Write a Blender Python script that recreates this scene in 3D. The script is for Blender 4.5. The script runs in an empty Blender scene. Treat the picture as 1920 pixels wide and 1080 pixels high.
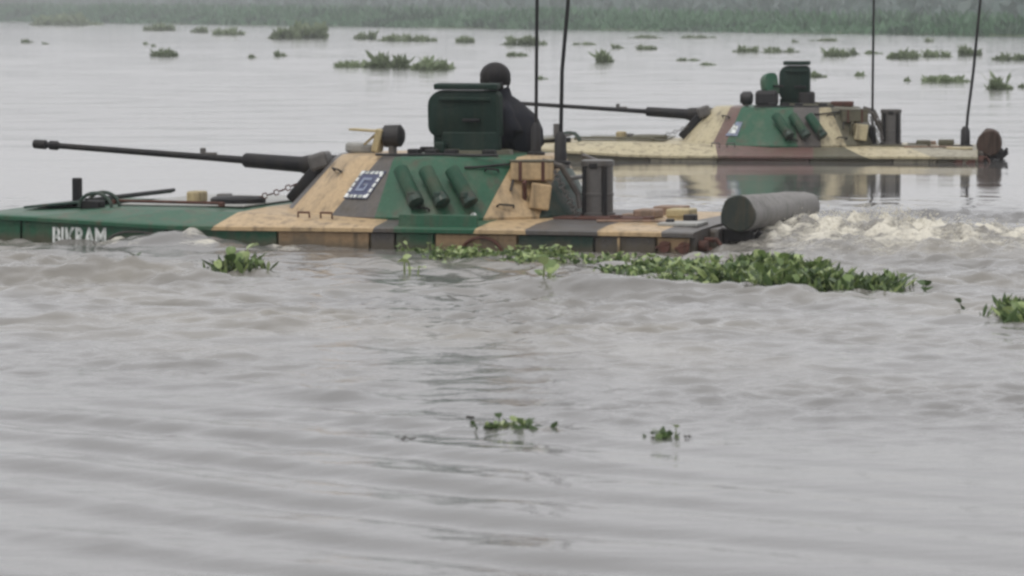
import bpy, bmesh, math, random
import numpy as np
from mathutils import Vector, Matrix

random.seed(7)
RNG = np.random.default_rng(11)
SC = bpy.context.scene
COL = SC.collection
R = math.radians

# ------------------------------------------------------------------ camera, sky, sun, exposure
cam_d = bpy.data.cameras.new('camera')
cam = bpy.data.objects.new('camera', cam_d)
COL.objects.link(cam)
cam.location = (0.0, 0.0, 1.93)
cam.rotation_euler = (R(90 - 4.003), 0, 0)
cam_d.sensor_width = 36.0
cam_d.lens = 36.0 * 7360.0 / 1920.0
cam_d.clip_start = 0.1
cam_d.clip_end = 9000
cam_d.dof.use_dof = True
cam_d.dof.focus_distance = 34.0
cam_d.dof.aperture_fstop = 6.3
SC.camera = cam

SUN_EL, SUN_AZ = 58.0, 215.0          # high soft sun behind cloud, over the camera's shoulder
world = bpy.data.worlds.new('World')
SC.world = world
world.use_nodes = True
wn = world.node_tree.nodes
wl = world.node_tree.links
wn.clear()
w_out = wn.new('ShaderNodeOutputWorld')
w_bg = wn.new('ShaderNodeBackground')
w_bg.inputs['Strength'].default_value = 0.10
w_sky = wn.new('ShaderNodeTexSky')
w_sky.sky_type = 'NISHITA'
w_sky.sun_disc = False
w_sky.sun_elevation = R(SUN_EL)
w_sky.sun_rotation = R(SUN_AZ)
w_sky.dust_density = 4.0
# overcast layer: even cloud, a little brighter overhead than at the horizon
w_tc = wn.new('ShaderNodeTexCoord')
w_sep = wn.new('ShaderNodeSeparateXYZ')
w_ramp = wn.new('ShaderNodeValToRGB')
w_ramp.color_ramp.elements[0].position = 0.0
w_ramp.color_ramp.elements[0].color = (0.66, 0.655, 0.67, 1)
w_ramp.color_ramp.elements[1].position = 1.0
w_ramp.color_ramp.elements[1].color = (1.0, 1.0, 1.0, 1)
w_mul = wn.new('ShaderNodeVectorMath')
w_mul.operation = 'SCALE'
w_mul.inputs['Scale'].default_value = 12.6
w_mix = wn.new('ShaderNodeMix')
w_mix.data_type = 'RGBA'
w_mix.inputs['Factor'].default_value = 0.90
wl.new(w_tc.outputs['Generated'], w_sep.inputs[0])
wl.new(w_sep.outputs['Z'], w_ramp.inputs['Fac'])
wl.new(w_ramp.outputs['Color'], w_mul.inputs[0])
wl.new(w_sky.outputs['Color'], w_mix.inputs[6])
wl.new(w_mul.outputs['Vector'], w_mix.inputs[7])
wl.new(w_mix.outputs[2], w_bg.inputs['Color'])
wl.new(w_bg.outputs['Background'], w_out.inputs['Surface'])

sun_d = bpy.data.lights.new('sun', 'SUN')
sun_d.energy = 0.9
sun_d.angle = R(14)
sun_d.color = (1.0, 0.96, 0.9)
sun = bpy.data.objects.new('sun', sun_d)
COL.objects.link(sun)
_sd = Vector((math.cos(R(SUN_EL)) * math.sin(R(SUN_AZ)), math.cos(R(SUN_EL)) * math.cos(R(SUN_AZ)), math.sin(R(SUN_EL))))
sun.rotation_euler = _sd.to_track_quat('Z', 'Y').to_euler()

SC.view_settings.view_transform = 'Standard'
SC.view_settings.look = 'None'
SC.view_settings.exposure = 0.0
SC.view_settings.gamma = 1.0
SC.view_settings.use_curve_mapping = False
SC.render.engine = 'CYCLES'
SC.cycles.use_denoising = True
SC.cycles.pixel_filter_type = 'BLACKMAN_HARRIS'
SC.cycles.filter_width = 2.8
SC.cycles.max_bounces = 6
SC.cycles.volume_bounces = 0

# ------------------------------------------------------------------ small helpers
def tag(o, label=None, cat=None, group=None, kind=None):
    if label: o['label'] = label
    if cat: o['category'] = cat
    if group: o['group'] = group
    if kind: o['kind'] = kind
    return o

def empty(name, loc=(0, 0, 0), rz=0.0):
    o = bpy.data.objects.new(name, None)
    COL.objects.link(o)
    o.location = loc
    o.rotation_euler = (0, 0, rz)
    o.empty_display_size = 0.2
    return o

def link_mesh(name, me, parent=None):
    o = bpy.data.objects.new(name, me)
    COL.objects.link(o)
    if parent is not None:
        o.parent = parent
    return o

def mesh_np(name, verts, faces, mats, smooth=False, midx=None):
    me = bpy.data.meshes.new(name)
    me.from_pydata([tuple(v) for v in verts], [], [tuple(f) for f in faces])
    for m in (mats if isinstance(mats, (list, tuple)) else [mats]):
        me.materials.append(m)
    if midx is not None:
        me.polygons.foreach_set('material_index', np.asarray(midx, dtype=np.int32))
    if smooth:
        me.polygons.foreach_set('use_smooth', np.ones(len(me.polygons), dtype=bool))
    me.update()
    return me

class MB:
    """collects shapes into one bmesh"""
    def __init__(self):
        self.bm = bmesh.new()

    def box(self, c, s, rot=(0, 0, 0), bev=0.008):
        r = bmesh.ops.create_cube(self.bm, size=1.0)
        vs = r['verts']
        for v in vs:
            v.co = Vector((v.co.x * s[0], v.co.y * s[1], v.co.z * s[2]))
        if bev > 0:
            es = list({e for v in vs for e in v.link_edges})
            rr = bmesh.ops.bevel(self.bm, geom=es, offset=min(bev, min(s) * 0.3), segments=2, affect='EDGES', profile=0.5)
            vs = list({v for f in rr['faces'] for v in f.verts} | {v for v in vs if v.is_valid})
        M = Matrix.Translation(c) @ Matrix.Rotation(rot[2], 4, 'Z') @ Matrix.Rotation(rot[1], 4, 'Y') @ Matrix.Rotation(rot[0], 4, 'X')
        # the bevel leaves a separate island: move every vertex reachable from it
        seen, st = set(vs), list(vs)
        while st:
            v = st.pop()
            for e in v.link_edges:
                o = e.other_vert(v)
                if o not in seen:
                    seen.add(o); st.append(o)
        for v in seen:
            v.co = M @ v.co
        return self

    def tube(self, pts, rad, seg=10, cap=True):
        pts = [Vector(p) for p in pts]
        n = len(pts)
        rads = rad if isinstance(rad, (list, tuple)) else [rad] * n
        rings = []
        up = Vector((0.13, 0.31, 1)).normalized()
        prev = None
        for i in range(n):
            t = (pts[min(i + 1, n - 1)] - pts[max(i - 1, 0)])
            if t.length < 1e-9:
                t = prev if prev else Vector((0, 0, 1))
            t.normalize(); prev = t
            a = t.cross(up)
            if a.length < 1e-4:
                a = t.cross(Vector((1, 0, 0)))
            a.normalize(); b = t.cross(a)
            rings.append([self.bm.verts.new(pts[i] + rads[i] * (math.cos(2 * math.pi * k / seg) * a + math.sin(2 * math.pi * k / seg) * b)) for k in range(seg)])
        for i in range(n - 1):
            for k in range(seg):
                self.bm.faces.new((rings[i][k], rings[i][(k + 1) % seg], rings[i + 1][(k + 1) % seg], rings[i + 1][k]))
        if cap:
            self.bm.faces.new(rings[0][::-1]); self.bm.faces.new(rings[-1])
        return self

    def loft(self, rings, cap=True):
        vv = [[self.bm.verts.new(p) for p in r] for r in rings]
        n = len(vv[0])
        for i in range(len(vv) - 1):
            for k in range(n):
                self.bm.faces.new((vv[i][k], vv[i][(k + 1) % n], vv[i + 1][(k + 1) % n], vv[i + 1][k]))
        if cap:
            self.bm.faces.new(vv[0][::-1]); self.bm.faces.new(vv[-1])
        return self

    def ball(self, c, r, sub=2, scale=(1, 1, 1)):
        rr = bmesh.ops.create_icosphere(self.bm, subdivisions=sub, radius=1.0)
        for v in rr['verts']:
            v.co = Vector((c[0] + v.co.x * r * scale[0], c[1] + v.co.y * r * scale[1], c[2] + v.co.z * r * scale[2]))
        return self

    def build(self, name, mat, parent=None, smooth=None, camo=None):
        bm = self.bm
        bmesh.ops.recalc_face_normals(bm, faces=bm.faces[:])
        mats = mat if isinstance(mat, (list, tuple)) else [mat]
        if camo:
            lines, order = camo         # lines: ((x0,z0),(x1,z1)) from front to rear; order: material index of each zone
            for (a, b) in lines:
                d = Vector((b[0] - a[0], 0, b[1] - a[1]))
                no = Vector((d.z, 0, -d.x)).normalized()
                bmesh.ops.bisect_plane(bm, geom=bm.verts[:] + bm.edges[:] + bm.faces[:], dist=1e-5,
                                       plane_co=Vector((a[0], 0, a[1])), plane_no=no)
            for f in bm.faces:
                c = f.calc_center_median()
                k = 0
                for (a, b) in lines:
                    t = (c.z - a[1]) / (b[1] - a[1])
                    if c.x > a[0] + t * (b[0] - a[0]):
                        k += 1
                f.material_index = order[k]
        me = bpy.data.meshes.new(name)
        bm.to_mesh(me); bm.free()
        for m in mats:
            me.materials.append(m)
        if smooth is not None:
            me.polygons.foreach_set('use_smooth', np.ones(len(me.polygons), dtype=bool))
            if smooth > 0:
                me.set_sharp_from_angle(angle=R(smooth))
        return link_mesh(name, me, parent)

def circle(cx, cy, z, rx, ry, n, ph=0.0):
    return [(cx + rx * math.cos(2 * math.pi * k / n + ph), cy + ry * math.sin(2 * math.pi * k / n + ph), z) for k in range(n)]

def lathe_z(mb, cx, cy, prof, n=24):
    mb.loft([circle(cx, cy, z, r, r, n) for (r, z) in prof])
    return mb

# ------------------------------------------------------------------ materials
def nodemat(name):
    m = bpy.data.materials.new(name)
    m.use_nodes = True
    nt = m.node_tree
    return m, nt, nt.nodes['Principled BSDF']

def paint(name, col, rough=0.5, spec=0.5, dirt=0.35, dirt_col=(0.16, 0.135, 0.10), scale=5.0, metal=0.0, bump=0.15, coat=0.0, streak=1.5, tide=False):
    m, nt, b = nodemat(name)
    tc = nt.nodes.new('ShaderNodeTexCoord')
    mp = nt.nodes.new('ShaderNodeMapping'); mp.inputs['Scale'].default_value = (1.0, 1.0, 0.45)
    n1 = nt.nodes.new('ShaderNodeTexNoise'); n1.inputs['Scale'].default_value = scale; n1.inputs['Detail'].default_value = 6; n1.inputs['Roughness'].default_value = 0.65
    n2 = nt.nodes.new('ShaderNodeTexNoise'); n2.inputs['Scale'].default_value = scale * 7; n2.inputs['Detail'].default_value = 3
    rp = nt.nodes.new('ShaderNodeValToRGB')
    rp.color_ramp.elements[0].position = 0.48; rp.color_ramp.elements[0].color = (0, 0, 0, 1)
    rp.color_ramp.elements[1].position = 0.75; rp.color_ramp.elements[1].color = (dirt, dirt, dirt, 1)
    mx = nt.nodes.new('ShaderNodeMix'); mx.data_type = 'RGBA'
    mx.inputs[6].default_value = (*col, 1); mx.inputs[7].default_value = (*dirt_col, 1)
    mp3 = nt.nodes.new('ShaderNodeMapping'); mp3.inputs['Scale'].default_value = (11, 11, 0.9)
    n3 = nt.nodes.new('ShaderNodeTexNoise'); n3.inputs['Scale'].default_value = scale / 5.0; n3.inputs['Detail'].default_value = 4
    rp3 = nt.nodes.new('ShaderNodeValToRGB')
    rp3.color_ramp.elements[0].position = 0.52; rp3.color_ramp.elements[0].color = (0, 0, 0, 1)
    rp3.color_ramp.elements[1].position = 0.72; rp3.color_ramp.elements[1].color = (dirt * streak, dirt * streak, dirt * streak, 1)
    mx3 = nt.nodes.new('ShaderNodeMix'); mx3.data_type = 'RGBA'
    mx3.inputs[7].default_value = (dirt_col[0] * .45, dirt_col[1] * .42, dirt_col[2] * .38, 1)
    hv = nt.nodes.new('ShaderNodeHueSaturation')
    mr = nt.nodes.new('ShaderNodeMapRange'); mr.inputs['To Min'].default_value = 0.70; mr.inputs['To Max'].default_value = 1.30
    rr = nt.nodes.new('ShaderNodeMapRange'); rr.inputs['To Min'].default_value = rough - 0.12; rr.inputs['To Max'].default_value = rough + 0.15
    bp = nt.nodes.new('ShaderNodeBump'); bp.inputs['Strength'].default_value = bump; bp.inputs['Distance'].default_value = 0.004
    L = nt.links.new
    L(tc.outputs['Object'], mp.inputs[0]); L(mp.outputs[0], n1.inputs['Vector']); L(tc.outputs['Object'], n2.inputs['Vector'])
    L(n1.outputs['Fac'], rp.inputs['Fac']); L(rp.outputs['Color'], mx.inputs['Factor'])
    L(n2.outputs['Fac'], mr.inputs['Value']); L(mr.outputs['Result'], hv.inputs['Value'])
    L(tc.outputs['Object'], mp3.inputs[0]); L(mp3.outputs[0], n3.inputs['Vector']); L(n3.outputs['Fac'], rp3.inputs['Fac'])
    L(rp3.outputs['Color'], mx3.inputs['Factor']); L(mx.outputs[2], mx3.inputs[6])
    if tide:            # dried mud and slime left along the swimming line
        sz = nt.nodes.new('ShaderNodeSeparateXYZ'); L(tc.outputs['Object'], sz.inputs[0])
        lv = nt.nodes.new('ShaderNodeMath'); lv.operation = 'MULTIPLY_ADD'; lv.inputs[1].default_value = -0.16; L(n1.outputs['Fac'], lv.inputs[0]); L(sz.outputs['Z'], lv.inputs[2])
        r4 = nt.nodes.new('ShaderNodeMapRange'); r4.inputs['From Min'].default_value = -0.05; r4.inputs['From Max'].default_value = 0.02
        r4.inputs['To Min'].default_value = 0.75; r4.inputs['To Max'].default_value = 0.0; L(lv.outputs[0], r4.inputs['Value'])
        mx4 = nt.nodes.new('ShaderNodeMix'); mx4.data_type = 'RGBA'; mx4.inputs[7].default_value = (0.075, 0.062, 0.042, 1)
        L(r4.outputs['Result'], mx4.inputs['Factor']); L(mx3.outputs[2], mx4.inputs[6]); L(mx4.outputs[2], hv.inputs['Color'])
    else:
        L(mx3.outputs[2], hv.inputs['Color'])
    L(hv.outputs['Color'], b.inputs['Base Color'])
    L(n1.outputs['Fac'], rr.inputs['Value']); L(rr.outputs['Result'], b.inputs['Roughness'])
    L(n2.outputs['Fac'], bp.inputs['Height']); L(bp.outputs['Normal'], b.inputs['Normal'])
    b.inputs['Metallic'].default_value = metal
    b.inputs['Specular IOR Level'].default_value = spec
    b.inputs['Coat Weight'].default_value = coat
    b.inputs['Coat Roughness'].default_value = 0.22
    return m

M = {}
M['tan_wet_shade'] = paint('wet_shaded_tan_paint', (0.30, 0.20, 0.108), 0.45, dirt=0.6, tide=True)  # tan of the low panels: wet, and darkened to paint in fender shade
M['tan'] = paint('tan_paint', (0.43, 0.31, 0.178), 0.55, dirt=0.45, spec=0.3, coat=0.18, tide=True)
M['green'] = paint('green_paint', (0.015, 0.082, 0.043), 0.5, dirt=0.45, spec=0.3, coat=0.18, tide=True)
M['grey'] = paint('grey_brown_paint', (0.085, 0.078, 0.075), 0.5, dirt=0.45, spec=0.3, coat=0.18, tide=True)
M['dark_green'] = paint('dark_green_paint', (0.018, 0.045, 0.036), 0.55, dirt=0.45, spec=0.3, coat=0.18, tide=True)
M['pale_tan'] = paint('pale_tan_paint', (0.43, 0.375, 0.245), 0.55, dirt=0.45, spec=0.3, coat=0.18, tide=True)
M['tube'] = paint('launcher_green_paint', (0.015, 0.060, 0.035), 0.6, spec=0.25, dirt=0.3)
M['maroon'] = paint('maroon_brown_paint', (0.13, 0.075, 0.066), 0.5, dirt=0.45, spec=0.3, coat=0.18, tide=True)
M['olive'] = paint('olive_grey_paint', (0.10, 0.095, 0.065), 0.55, dirt=0.45, spec=0.3, coat=0.18, tide=True)
M['hatch'] = paint('hatch_green_paint', (0.013, 0.030, 0.024), 0.6, spec=0.22, dirt=0.12)
M['gun'] = paint('gun_metal', (0.014, 0.014, 0.016), 0.5, spec=0.25, dirt=0.12, metal=0.0)
M['muted_tan'] = paint('muted_tan_paint', (0.27, 0.245, 0.175), 0.55, dirt=0.5, coat=0.2)
M['steel'] = paint('worn_grey_metal', (0.10, 0.095, 0.092), 0.42, dirt=0.3, metal=0.2)
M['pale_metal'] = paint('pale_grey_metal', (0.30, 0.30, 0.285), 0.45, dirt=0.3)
M['rust'] = paint('rusty_iron', (0.085, 0.032, 0.022), 0.75, dirt=0.5, dirt_col=(0.03, 0.02, 0.016))
M['black'] = paint('black_rubber', (0.014, 0.013, 0.015), 0.6, dirt=0.1)
M['white'] = paint('white_lettering', (0.74, 0.76, 0.75), 0.6, dirt=0.95, dirt_col=(0.14, 0.19, 0.16), scale=16)
M['emblem'] = paint('blue_emblem', (0.060, 0.070, 0.135), 0.6, dirt=0.2)
M['emblem_mark'] = paint('pale_blue_mark', (0.20, 0.235, 0.33), 0.6, dirt=0.5, scale=14)
M['cloth'] = paint('dark_navy_cloth', (0.014, 0.015, 0.021), 0.85, spec=0.2, dirt=0.1, bump=0.4)
M['helmet'] = paint('black_padded_cloth', (0.013, 0.012, 0.014), 0.7, spec=0.3, dirt=0.1)
M['skin'] = paint('brown_skin', (0.20, 0.10, 0.06), 0.55, dirt=0.05)
M['glass'] = paint('dark_lens_glass', (0.02, 0.022, 0.025), 0.15, dirt=0.05)
M['log'] = paint('grey_bark', (0.225, 0.218, 0.212), 0.8, spec=0.25, dirt=0.6, dirt_col=(0.06, 0.056, 0.052), scale=9, bump=0.8, streak=0.25)
M['log_end'] = paint('dark_wet_end_grain', (0.035, 0.042, 0.037), 0.8, spec=0.2, dirt=0.3, scale=12, bump=0.5)
M['log_brown'] = paint('brown_wet_wood', (0.075, 0.052, 0.042), 0.85, spec=0.2, dirt=0.5, dirt_col=(0.03, 0.024, 0.02), scale=14, bump=0.8)
M['wood_box'] = paint('brown_painted_metal', (0.23, 0.15, 0.105), 0.6)
M['sand_box'] = paint('ochre_painted_metal', (0.38, 0.31, 0.17), 0.6)

def leafmat(name, col, var=0.35, rough=0.42, trans=0.25):
    m, nt, b = nodemat(name)
    L = nt.links.new
    tc = nt.nodes.new('ShaderNodeTexCoord')
    geo = nt.nodes.new('ShaderNodeNewGeometry')
    n = nt.nodes.new('ShaderNodeTexNoise'); n.inputs['Scale'].default_value = 9.0
    oi = nt.nodes.new('ShaderNodeObjectInfo')
    ad = nt.nodes.new('ShaderNodeMath'); ad.operation = 'ADD'
    ad2 = nt.nodes.new('ShaderNodeMath'); ad2.operation = 'ADD'
    mr = nt.nodes.new('ShaderNodeMapRange')
    mr.inputs['From Max'].default_value = 3.0
    mr.inputs['To Min'].default_value = 1 - var * 1.6; mr.inputs['To Max'].default_value = 1 + var * 1.6
    hv = nt.nodes.new('ShaderNodeHueSaturation'); hv.inputs['Color'].default_value = (*col, 1)
    L(tc.outputs['Object'], n.inputs['Vector'])
    L(n.outputs['Fac'], ad.inputs[0]); L(oi.outputs['Random'], ad.inputs[1])
    L(ad.outputs[0], ad2.inputs[0]); L(geo.outputs['Random Per Island'], ad2.inputs[1])
    L(ad2.outputs[0], mr.inputs['Value']); L(mr.outputs['Result'], hv.inputs['Value'])
    L(hv.outputs['Color'], b.inputs['Base Color'])
    b.inputs['Roughness'].default_value = rough
    b.inputs['Specular IOR Level'].default_value = 0.4
    # thin leaves let some light through
    tr = nt.nodes.new('ShaderNodeBsdfTranslucent')
    ms = nt.nodes.new('ShaderNodeMixShader'); ms.inputs[0].default_value = trans
    L(hv.outputs['Color'], tr.inputs['Color'])
    L(b.outputs['BSDF'], ms.inputs[1]); L(tr.outputs['BSDF'], ms.inputs[2])
    L(ms.outputs[0], nt.nodes['Material Output'].inputs['Surface'])
    return m

LEAF = [leafmat('leaf_fresh_green', (0.29, 0.36, 0.15), rough=0.3), leafmat('leaf_mid_green', (0.15, 0.215, 0.075), rough=0.3), leafmat('leaf_dark_green', (0.060, 0.10, 0.034), rough=0.35)]
M['dead_leaf'] = leafmat('dead_leaf_brown', (0.030, 0.027, 0.020), 0.3)
M['far_leaf'] = leafmat('drifting_leaf_haze_green', (0.22, 0.27, 0.16), 0.3, trans=0.4)  # green paled so the far patches look hazier; haze is in the colour
M['reed'] = leafmat('bank_reed_green', (0.066, 0.150, 0.072), 0.2)
M['reed_dark'] = leafmat('bank_dark_weed_green', (0.038, 0.085, 0.045), 0.2)
M['bush'] = leafmat('bank_bush_haze_green', (0.06, 0.10, 0.085), 0.2)  # green pushed to blue-slate, distance haze put into the base colour
M['tree'] = leafmat('far_tree_green', (0.035, 0.060, 0.040), 0.3)

# ------------------------------------------------------------------ water
def spectrum(seed, n, lmin, lmax, spread, heading=math.pi / 2, amp_pow=1.0):
    rg = np.random.default_rng(seed)
    lam = np.exp(rg.uniform(math.log(lmin), math.log(lmax), n))
    ang = heading + rg.normal(0, spread, n)
    k = 2 * math.pi / lam
    amp = lam ** amp_pow
    amp = amp / math.sqrt((amp ** 2).sum() / 2)
    return k * np.cos(ang), k * np.sin(ang), amp, rg.uniform(0, 2 * math.pi, n)

S_CHOP = spectrum(3, 70, 0.18, 1.1, 0.85, amp_pow=0.95)
S_FINE = spectrum(21, 70, 0.11, 0.40, 0.95, amp_pow=0.9)
S_SWELL = spectrum(9, 18, 0.7, 2.6, 0.30)
S_FAR = spectrum(4, 26, 0.8, 5.0, 0.6)
S_LUMP = spectrum(5, 40, 0.14, 0.9, 1.6, amp_pow=0.8)
S_PATCH = spectrum(6, 14, 1.2, 5.0, 1.6)

def wsum(S, x, y):
    z = np.zeros_like(x)
    for kx, ky, a, p in zip(*S):
        z += a * np.sin(kx * x + ky * y + p)
    return z

def sst(a, b, x):
    t = np.clip((x - a) / (b - a), 0, 1)
    return t * t * (3 - 2 * t)

NEAR_O, NEAR_A = Vector((-0.618, 33.7, 0.0)), 17.0
FAR_O, FAR_A = Vector((3.588, 52.6, -0.04)), 7.0

def hull_local(x, y, o, a):
    c, s = math.cos(R(a)), math.sin(R(a))
    dx, dy = x - o.x, y - o.y
    return dx * c - dy * s, dx * s + dy * c

def water_fields(x, y):
    """height, foam, ripple strength of the river at world x, y (numpy arrays)"""
    patch = 0.5 + 0.5 * np.tanh(wsum(S_PATCH, x, y))
    lx, ly = hull_local(x, y, NEAR_O, NEAR_A)
    # rough water raised by the vehicle, between it and the camera
    chop = sst(16.8, 20.5, y + 0.35 * x) * (1 - sst(36, 42, y)) * (0.45 + 0.55 * patch)
    fine = wsum(S_FINE, x, y) * (0.55 + 0.45 * np.sin(0.9 * x + 1.7 * np.sin(0.8 * y)))
    by_hull = np.exp(-((ly + 1.65) / 0.45) ** 2) * sst(-1.0, 0.0, lx) * (1 - sst(2.6, 3.2, lx))
    rough_w = (1 - 0.75 * by_hull) * chop * (0.70 + 0.58 * sst(22.0, 26.5, y))
    z = 0.0150 * rough_w * wsum(S_CHOP, x, y) + 0.0035 * chop * wsum(S_SWELL, x, y) + 0.0105 * rough_w * fine
    # two wake ridges running along the hull
    w1 = 27.35 - 0.40 * x + 0.16 * np.sin(x * 1.7) + 0.08 * np.sin(x * 4.1 + 1)
    m1 = np.clip(0.62 + 0.5 * np.sin(1.5 * x + 0.6) + 0.25 * np.sin(3.7 * x), 0.05, 1.2)
    z += 0.075 * np.exp(-((y - w1 - 0.25) / 0.32) ** 2) * m1 - 0.040 * np.exp(-((y - w1 + 0.55) / 0.35) ** 2) * m1
    w2 = 19.75 - 0.75 * (x + 1.0) + 0.12 * np.sin(x * 3.1)
    m2 = np.exp(-((x + 1.1) / 1.0) ** 2) * (0.8 + 0.3 * np.sin(5 * x))
    z += (0.034 * np.exp(-((y - w2 - 0.15) / 0.22) ** 2) - 0.014 * np.exp(-((y - w2 + 0.35) / 0.22) ** 2)) * m2
    w3 = 24.9 - 0.25 * (x - 2) + 0.1 * np.sin(x * 2.3)
    z += 0.026 * np.exp(-((y - w3) / 0.22) ** 2) * sst(0.3, 1.2, x) * np.clip(0.6 + 0.6 * np.sin(1.9 * x), 0, 1)
    # long smooth wake train rolling to the lower left
    tr = (1 - sst(17.5, 20.5, y + 0.2 * x)) * sst(9.0, 11.0, y) * (1 - 0.72 * sst(-0.6, 1.6, x))
    ph = 2 * math.pi / 0.80 * (0.60 * x + 0.80 * y) + 0.5 * np.sin(1.1 * x - 0.7 * y) + 0.35 * np.sin(0.6 * y + 2.2 * x)
    z += 0.0150 * tr * (np.sin(ph) + 0.35 * np.sin(2.0 * ph + 1.0 + 0.6 * x)) * (0.7 + 0.3 * np.sin(0.9 * x + 0.5 * y))
    z += tr * (0.0030 * wsum(S_CHOP, x * 0.7, y * 0.7) + 0.0014 * fine)
    # bow wave piled against the side
    bow = np.exp(-((lx + 1.72) / 0.62) ** 2) * np.exp(-((ly + 1.72) / 0.30) ** 2)
    bow2 = np.exp(-((lx + 2.75) / 0.35) ** 2) * np.exp(-((ly + 1.75) / 0.25) ** 2)
    lump = wsum(S_LUMP, x, y)
    side = np.exp(-((ly + 1.68) / 0.16) ** 2) * sst(-4.2, -3.6, lx) * (1 - sst(-1.0, 0.2, lx))
    z += 0.100 * bow * (1 + 0.08 * lump) - 0.02 * bow2 + 0.022 * side * np.abs(lump)
    # churned water behind the tracks
    cx = sst(2.6, 3.1, lx) * (1 - 0.38 * sst(3.9, 5.4, lx)) * np.exp(-np.clip(lx - 7, 0, None) / 5)
    churn = cx * np.exp(-((ly - 0.05) / 1.15) ** 2)
    z += churn * (0.145 + 0.034 * np.abs(lump) + 0.030 * np.abs(wsum(S_LUMP, x * 2.1 + 3, y * 2.1)) + 0.014 * wsum(S_LUMP, x * 3.2, y * 3.2))
    # calm reach in front of the far vehicle, then gentle open river
    calm = sst(37, 41, y)
    z += 0.0028 * sst(33, 36, y) * (1 - sst(40, 43, y)) * wsum(S_CHOP, x * 0.6, y * 0.6) * sst(-1.0, 3.0, x)
    far = sst(52, 70, y)
    z += calm * (0.0015 + 0.008 * far) * wsum(S_FAR, x, y) * (1 - sst(400, 700, y))
    # foam
    foam = 1.05 * churn * (0.50 + 0.22 * np.clip(lump, -1, 1.6) + 0.22 * np.clip(wsum(S_LUMP, x * 2.1 + 3, y * 2.1), -1, 1.6))
    edge = np.exp(-((ly + 1.66 + 0.05 * np.sin(lx * 5)) / 0.09) ** 2) * sst(-3.8, -3.2, lx) * (1 - sst(2.8, 3.3, lx))
    foam += 0.24 * edge * (0.5 + 0.5 * np.tanh(1.5 * lump)) * (0.45 + 0.55 * (1 - sst(-0.8, -0.2, lx)))
    foam += np.minimum(0.20 * bow * np.clip(lump, 0, 2), 0.15) + 0.20 * np.exp(-((lx + 1.4) / 1.3) ** 2) * np.exp(-((ly + 1.85) / 0.22) ** 2) * np.clip(lump, 0, 2)
    foam = np.clip(foam, 0, 1)
    # silt stirred up along the wake
    silt = np.clip((0.20 + 0.8 * patch) * sst(18.5, 24, y + 0.3 * x) * (1 - sst(33, 38, y)) + churn, 0, 1)
    rip = 0.45 + 0.75 * chop
    rip = rip * (1 - calm) + calm * (0.10 + 0.44 * far)
    rip = np.clip(rip + churn, 0, 1.5)
    return z, foam, rip, silt

def wz(x, y):
    return float(water_fields(np.array([float(x)]), np.array([float(y)]))[0][0])

def graded(lo, hi, a, b, step, grow):
    mid = list(np.arange(a, b, step))
    out, s = [], step
    v = b
    while v < hi:
        out.append(v); s *= grow; v += s
    out.append(hi)
    pre, s = [], step
    v = a - step
    while v > lo:
        pre.append(v); s *= grow; v -= s
    pre.append(lo)
    return np.array(pre[::-1] + mid + out)

xs = graded(-900, 900, -5.2, 6.2, 0.042, 1.13)
ys = np.concatenate([graded(-40, 12.0, 11.5, 12.0, 0.06, 1.2), np.arange(12.06, 35.5, 0.042), np.arange(35.5, 57, 0.085), graded(57.0, 2500, 57.0, 57.2, 0.12, 1.022)[2:]])
ys = np.unique(np.round(ys, 4))
GX, GY = np.meshgrid(xs, ys)
WZ, WF, WR, WS = water_fields(GX, GY)
nv = GX.size
me = bpy.data.meshes.new('water')
me.vertices.add(nv)
me.vertices.foreach_set('co', np.stack([GX, GY, WZ], -1).astype(np.float32).ravel())
ny, nx = GX.shape
idx = np.arange(nv, dtype=np.int32).reshape(ny, nx)
quads = np.stack([idx[:-1, :-1], idx[:-1, 1:], idx[1:, 1:], idx[1:, :-1]], -1).reshape(-1, 4)
nf = len(quads)
me.loops.add(nf * 4)
me.loops.foreach_set('vertex_index', quads.ravel())
me.polygons.add(nf)
me.polygons.foreach_set('loop_start', np.arange(0, nf * 4, 4, dtype=np.int32))
me.polygons.foreach_set('loop_total', np.full(nf, 4, dtype=np.int32))
me.polygons.foreach_set('use_smooth', np.ones(nf, dtype=bool))
for nm, arr in (('foam', WF), ('ripple', WR), ('silt', WS)):
    at = me.attributes.new(nm, 'FLOAT', 'POINT')
    at.data.foreach_set('value', arr.astype(np.float32).ravel())
me.update(); me.validate()

wm, nt, b = nodemat('river_water')
L = nt.links.new
tc = nt.nodes.new('ShaderNodeTexCoord')
def attr(nm):
    a = nt.nodes.new('ShaderNodeAttribute'); a.attribute_name = nm
    return a.outputs['Fac']
def noise(scale, detail, sx, sy, rough=0.55):
    mp = nt.nodes.new('ShaderNodeMapping'); mp.inputs['Scale'].default_value = (sx, sy, 1)
    n = nt.nodes.new('ShaderNodeTexNoise'); n.inputs['Scale'].default_value = scale
    n.inputs['Detail'].default_value = detail; n.inputs['Roughness'].default_value = rough
    L(tc.outputs['Object'], mp.inputs[0]); L(mp.outputs[0], n.inputs['Vector'])
    return n.outputs['Fac']
n_fine = noise(9.0, 4, 0.55, 1.0)
n_foam = noise(30.0, 7, 0.45, 1.0, 0.8)
n_silt = noise(0.9, 4, 0.6, 1.0)
bp = nt.nodes.new('ShaderNodeBump'); bp.inputs['Distance'].default_value = 0.012
ms = nt.nodes.new('ShaderNodeMath'); ms.operation = 'MULTIPLY'; ms.inputs[1].default_value = 0.8
L(attr('ripple'), ms.inputs[0]); L(ms.outputs[0], bp.inputs['Strength']); L(n_fine, bp.inputs['Height'])
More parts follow.
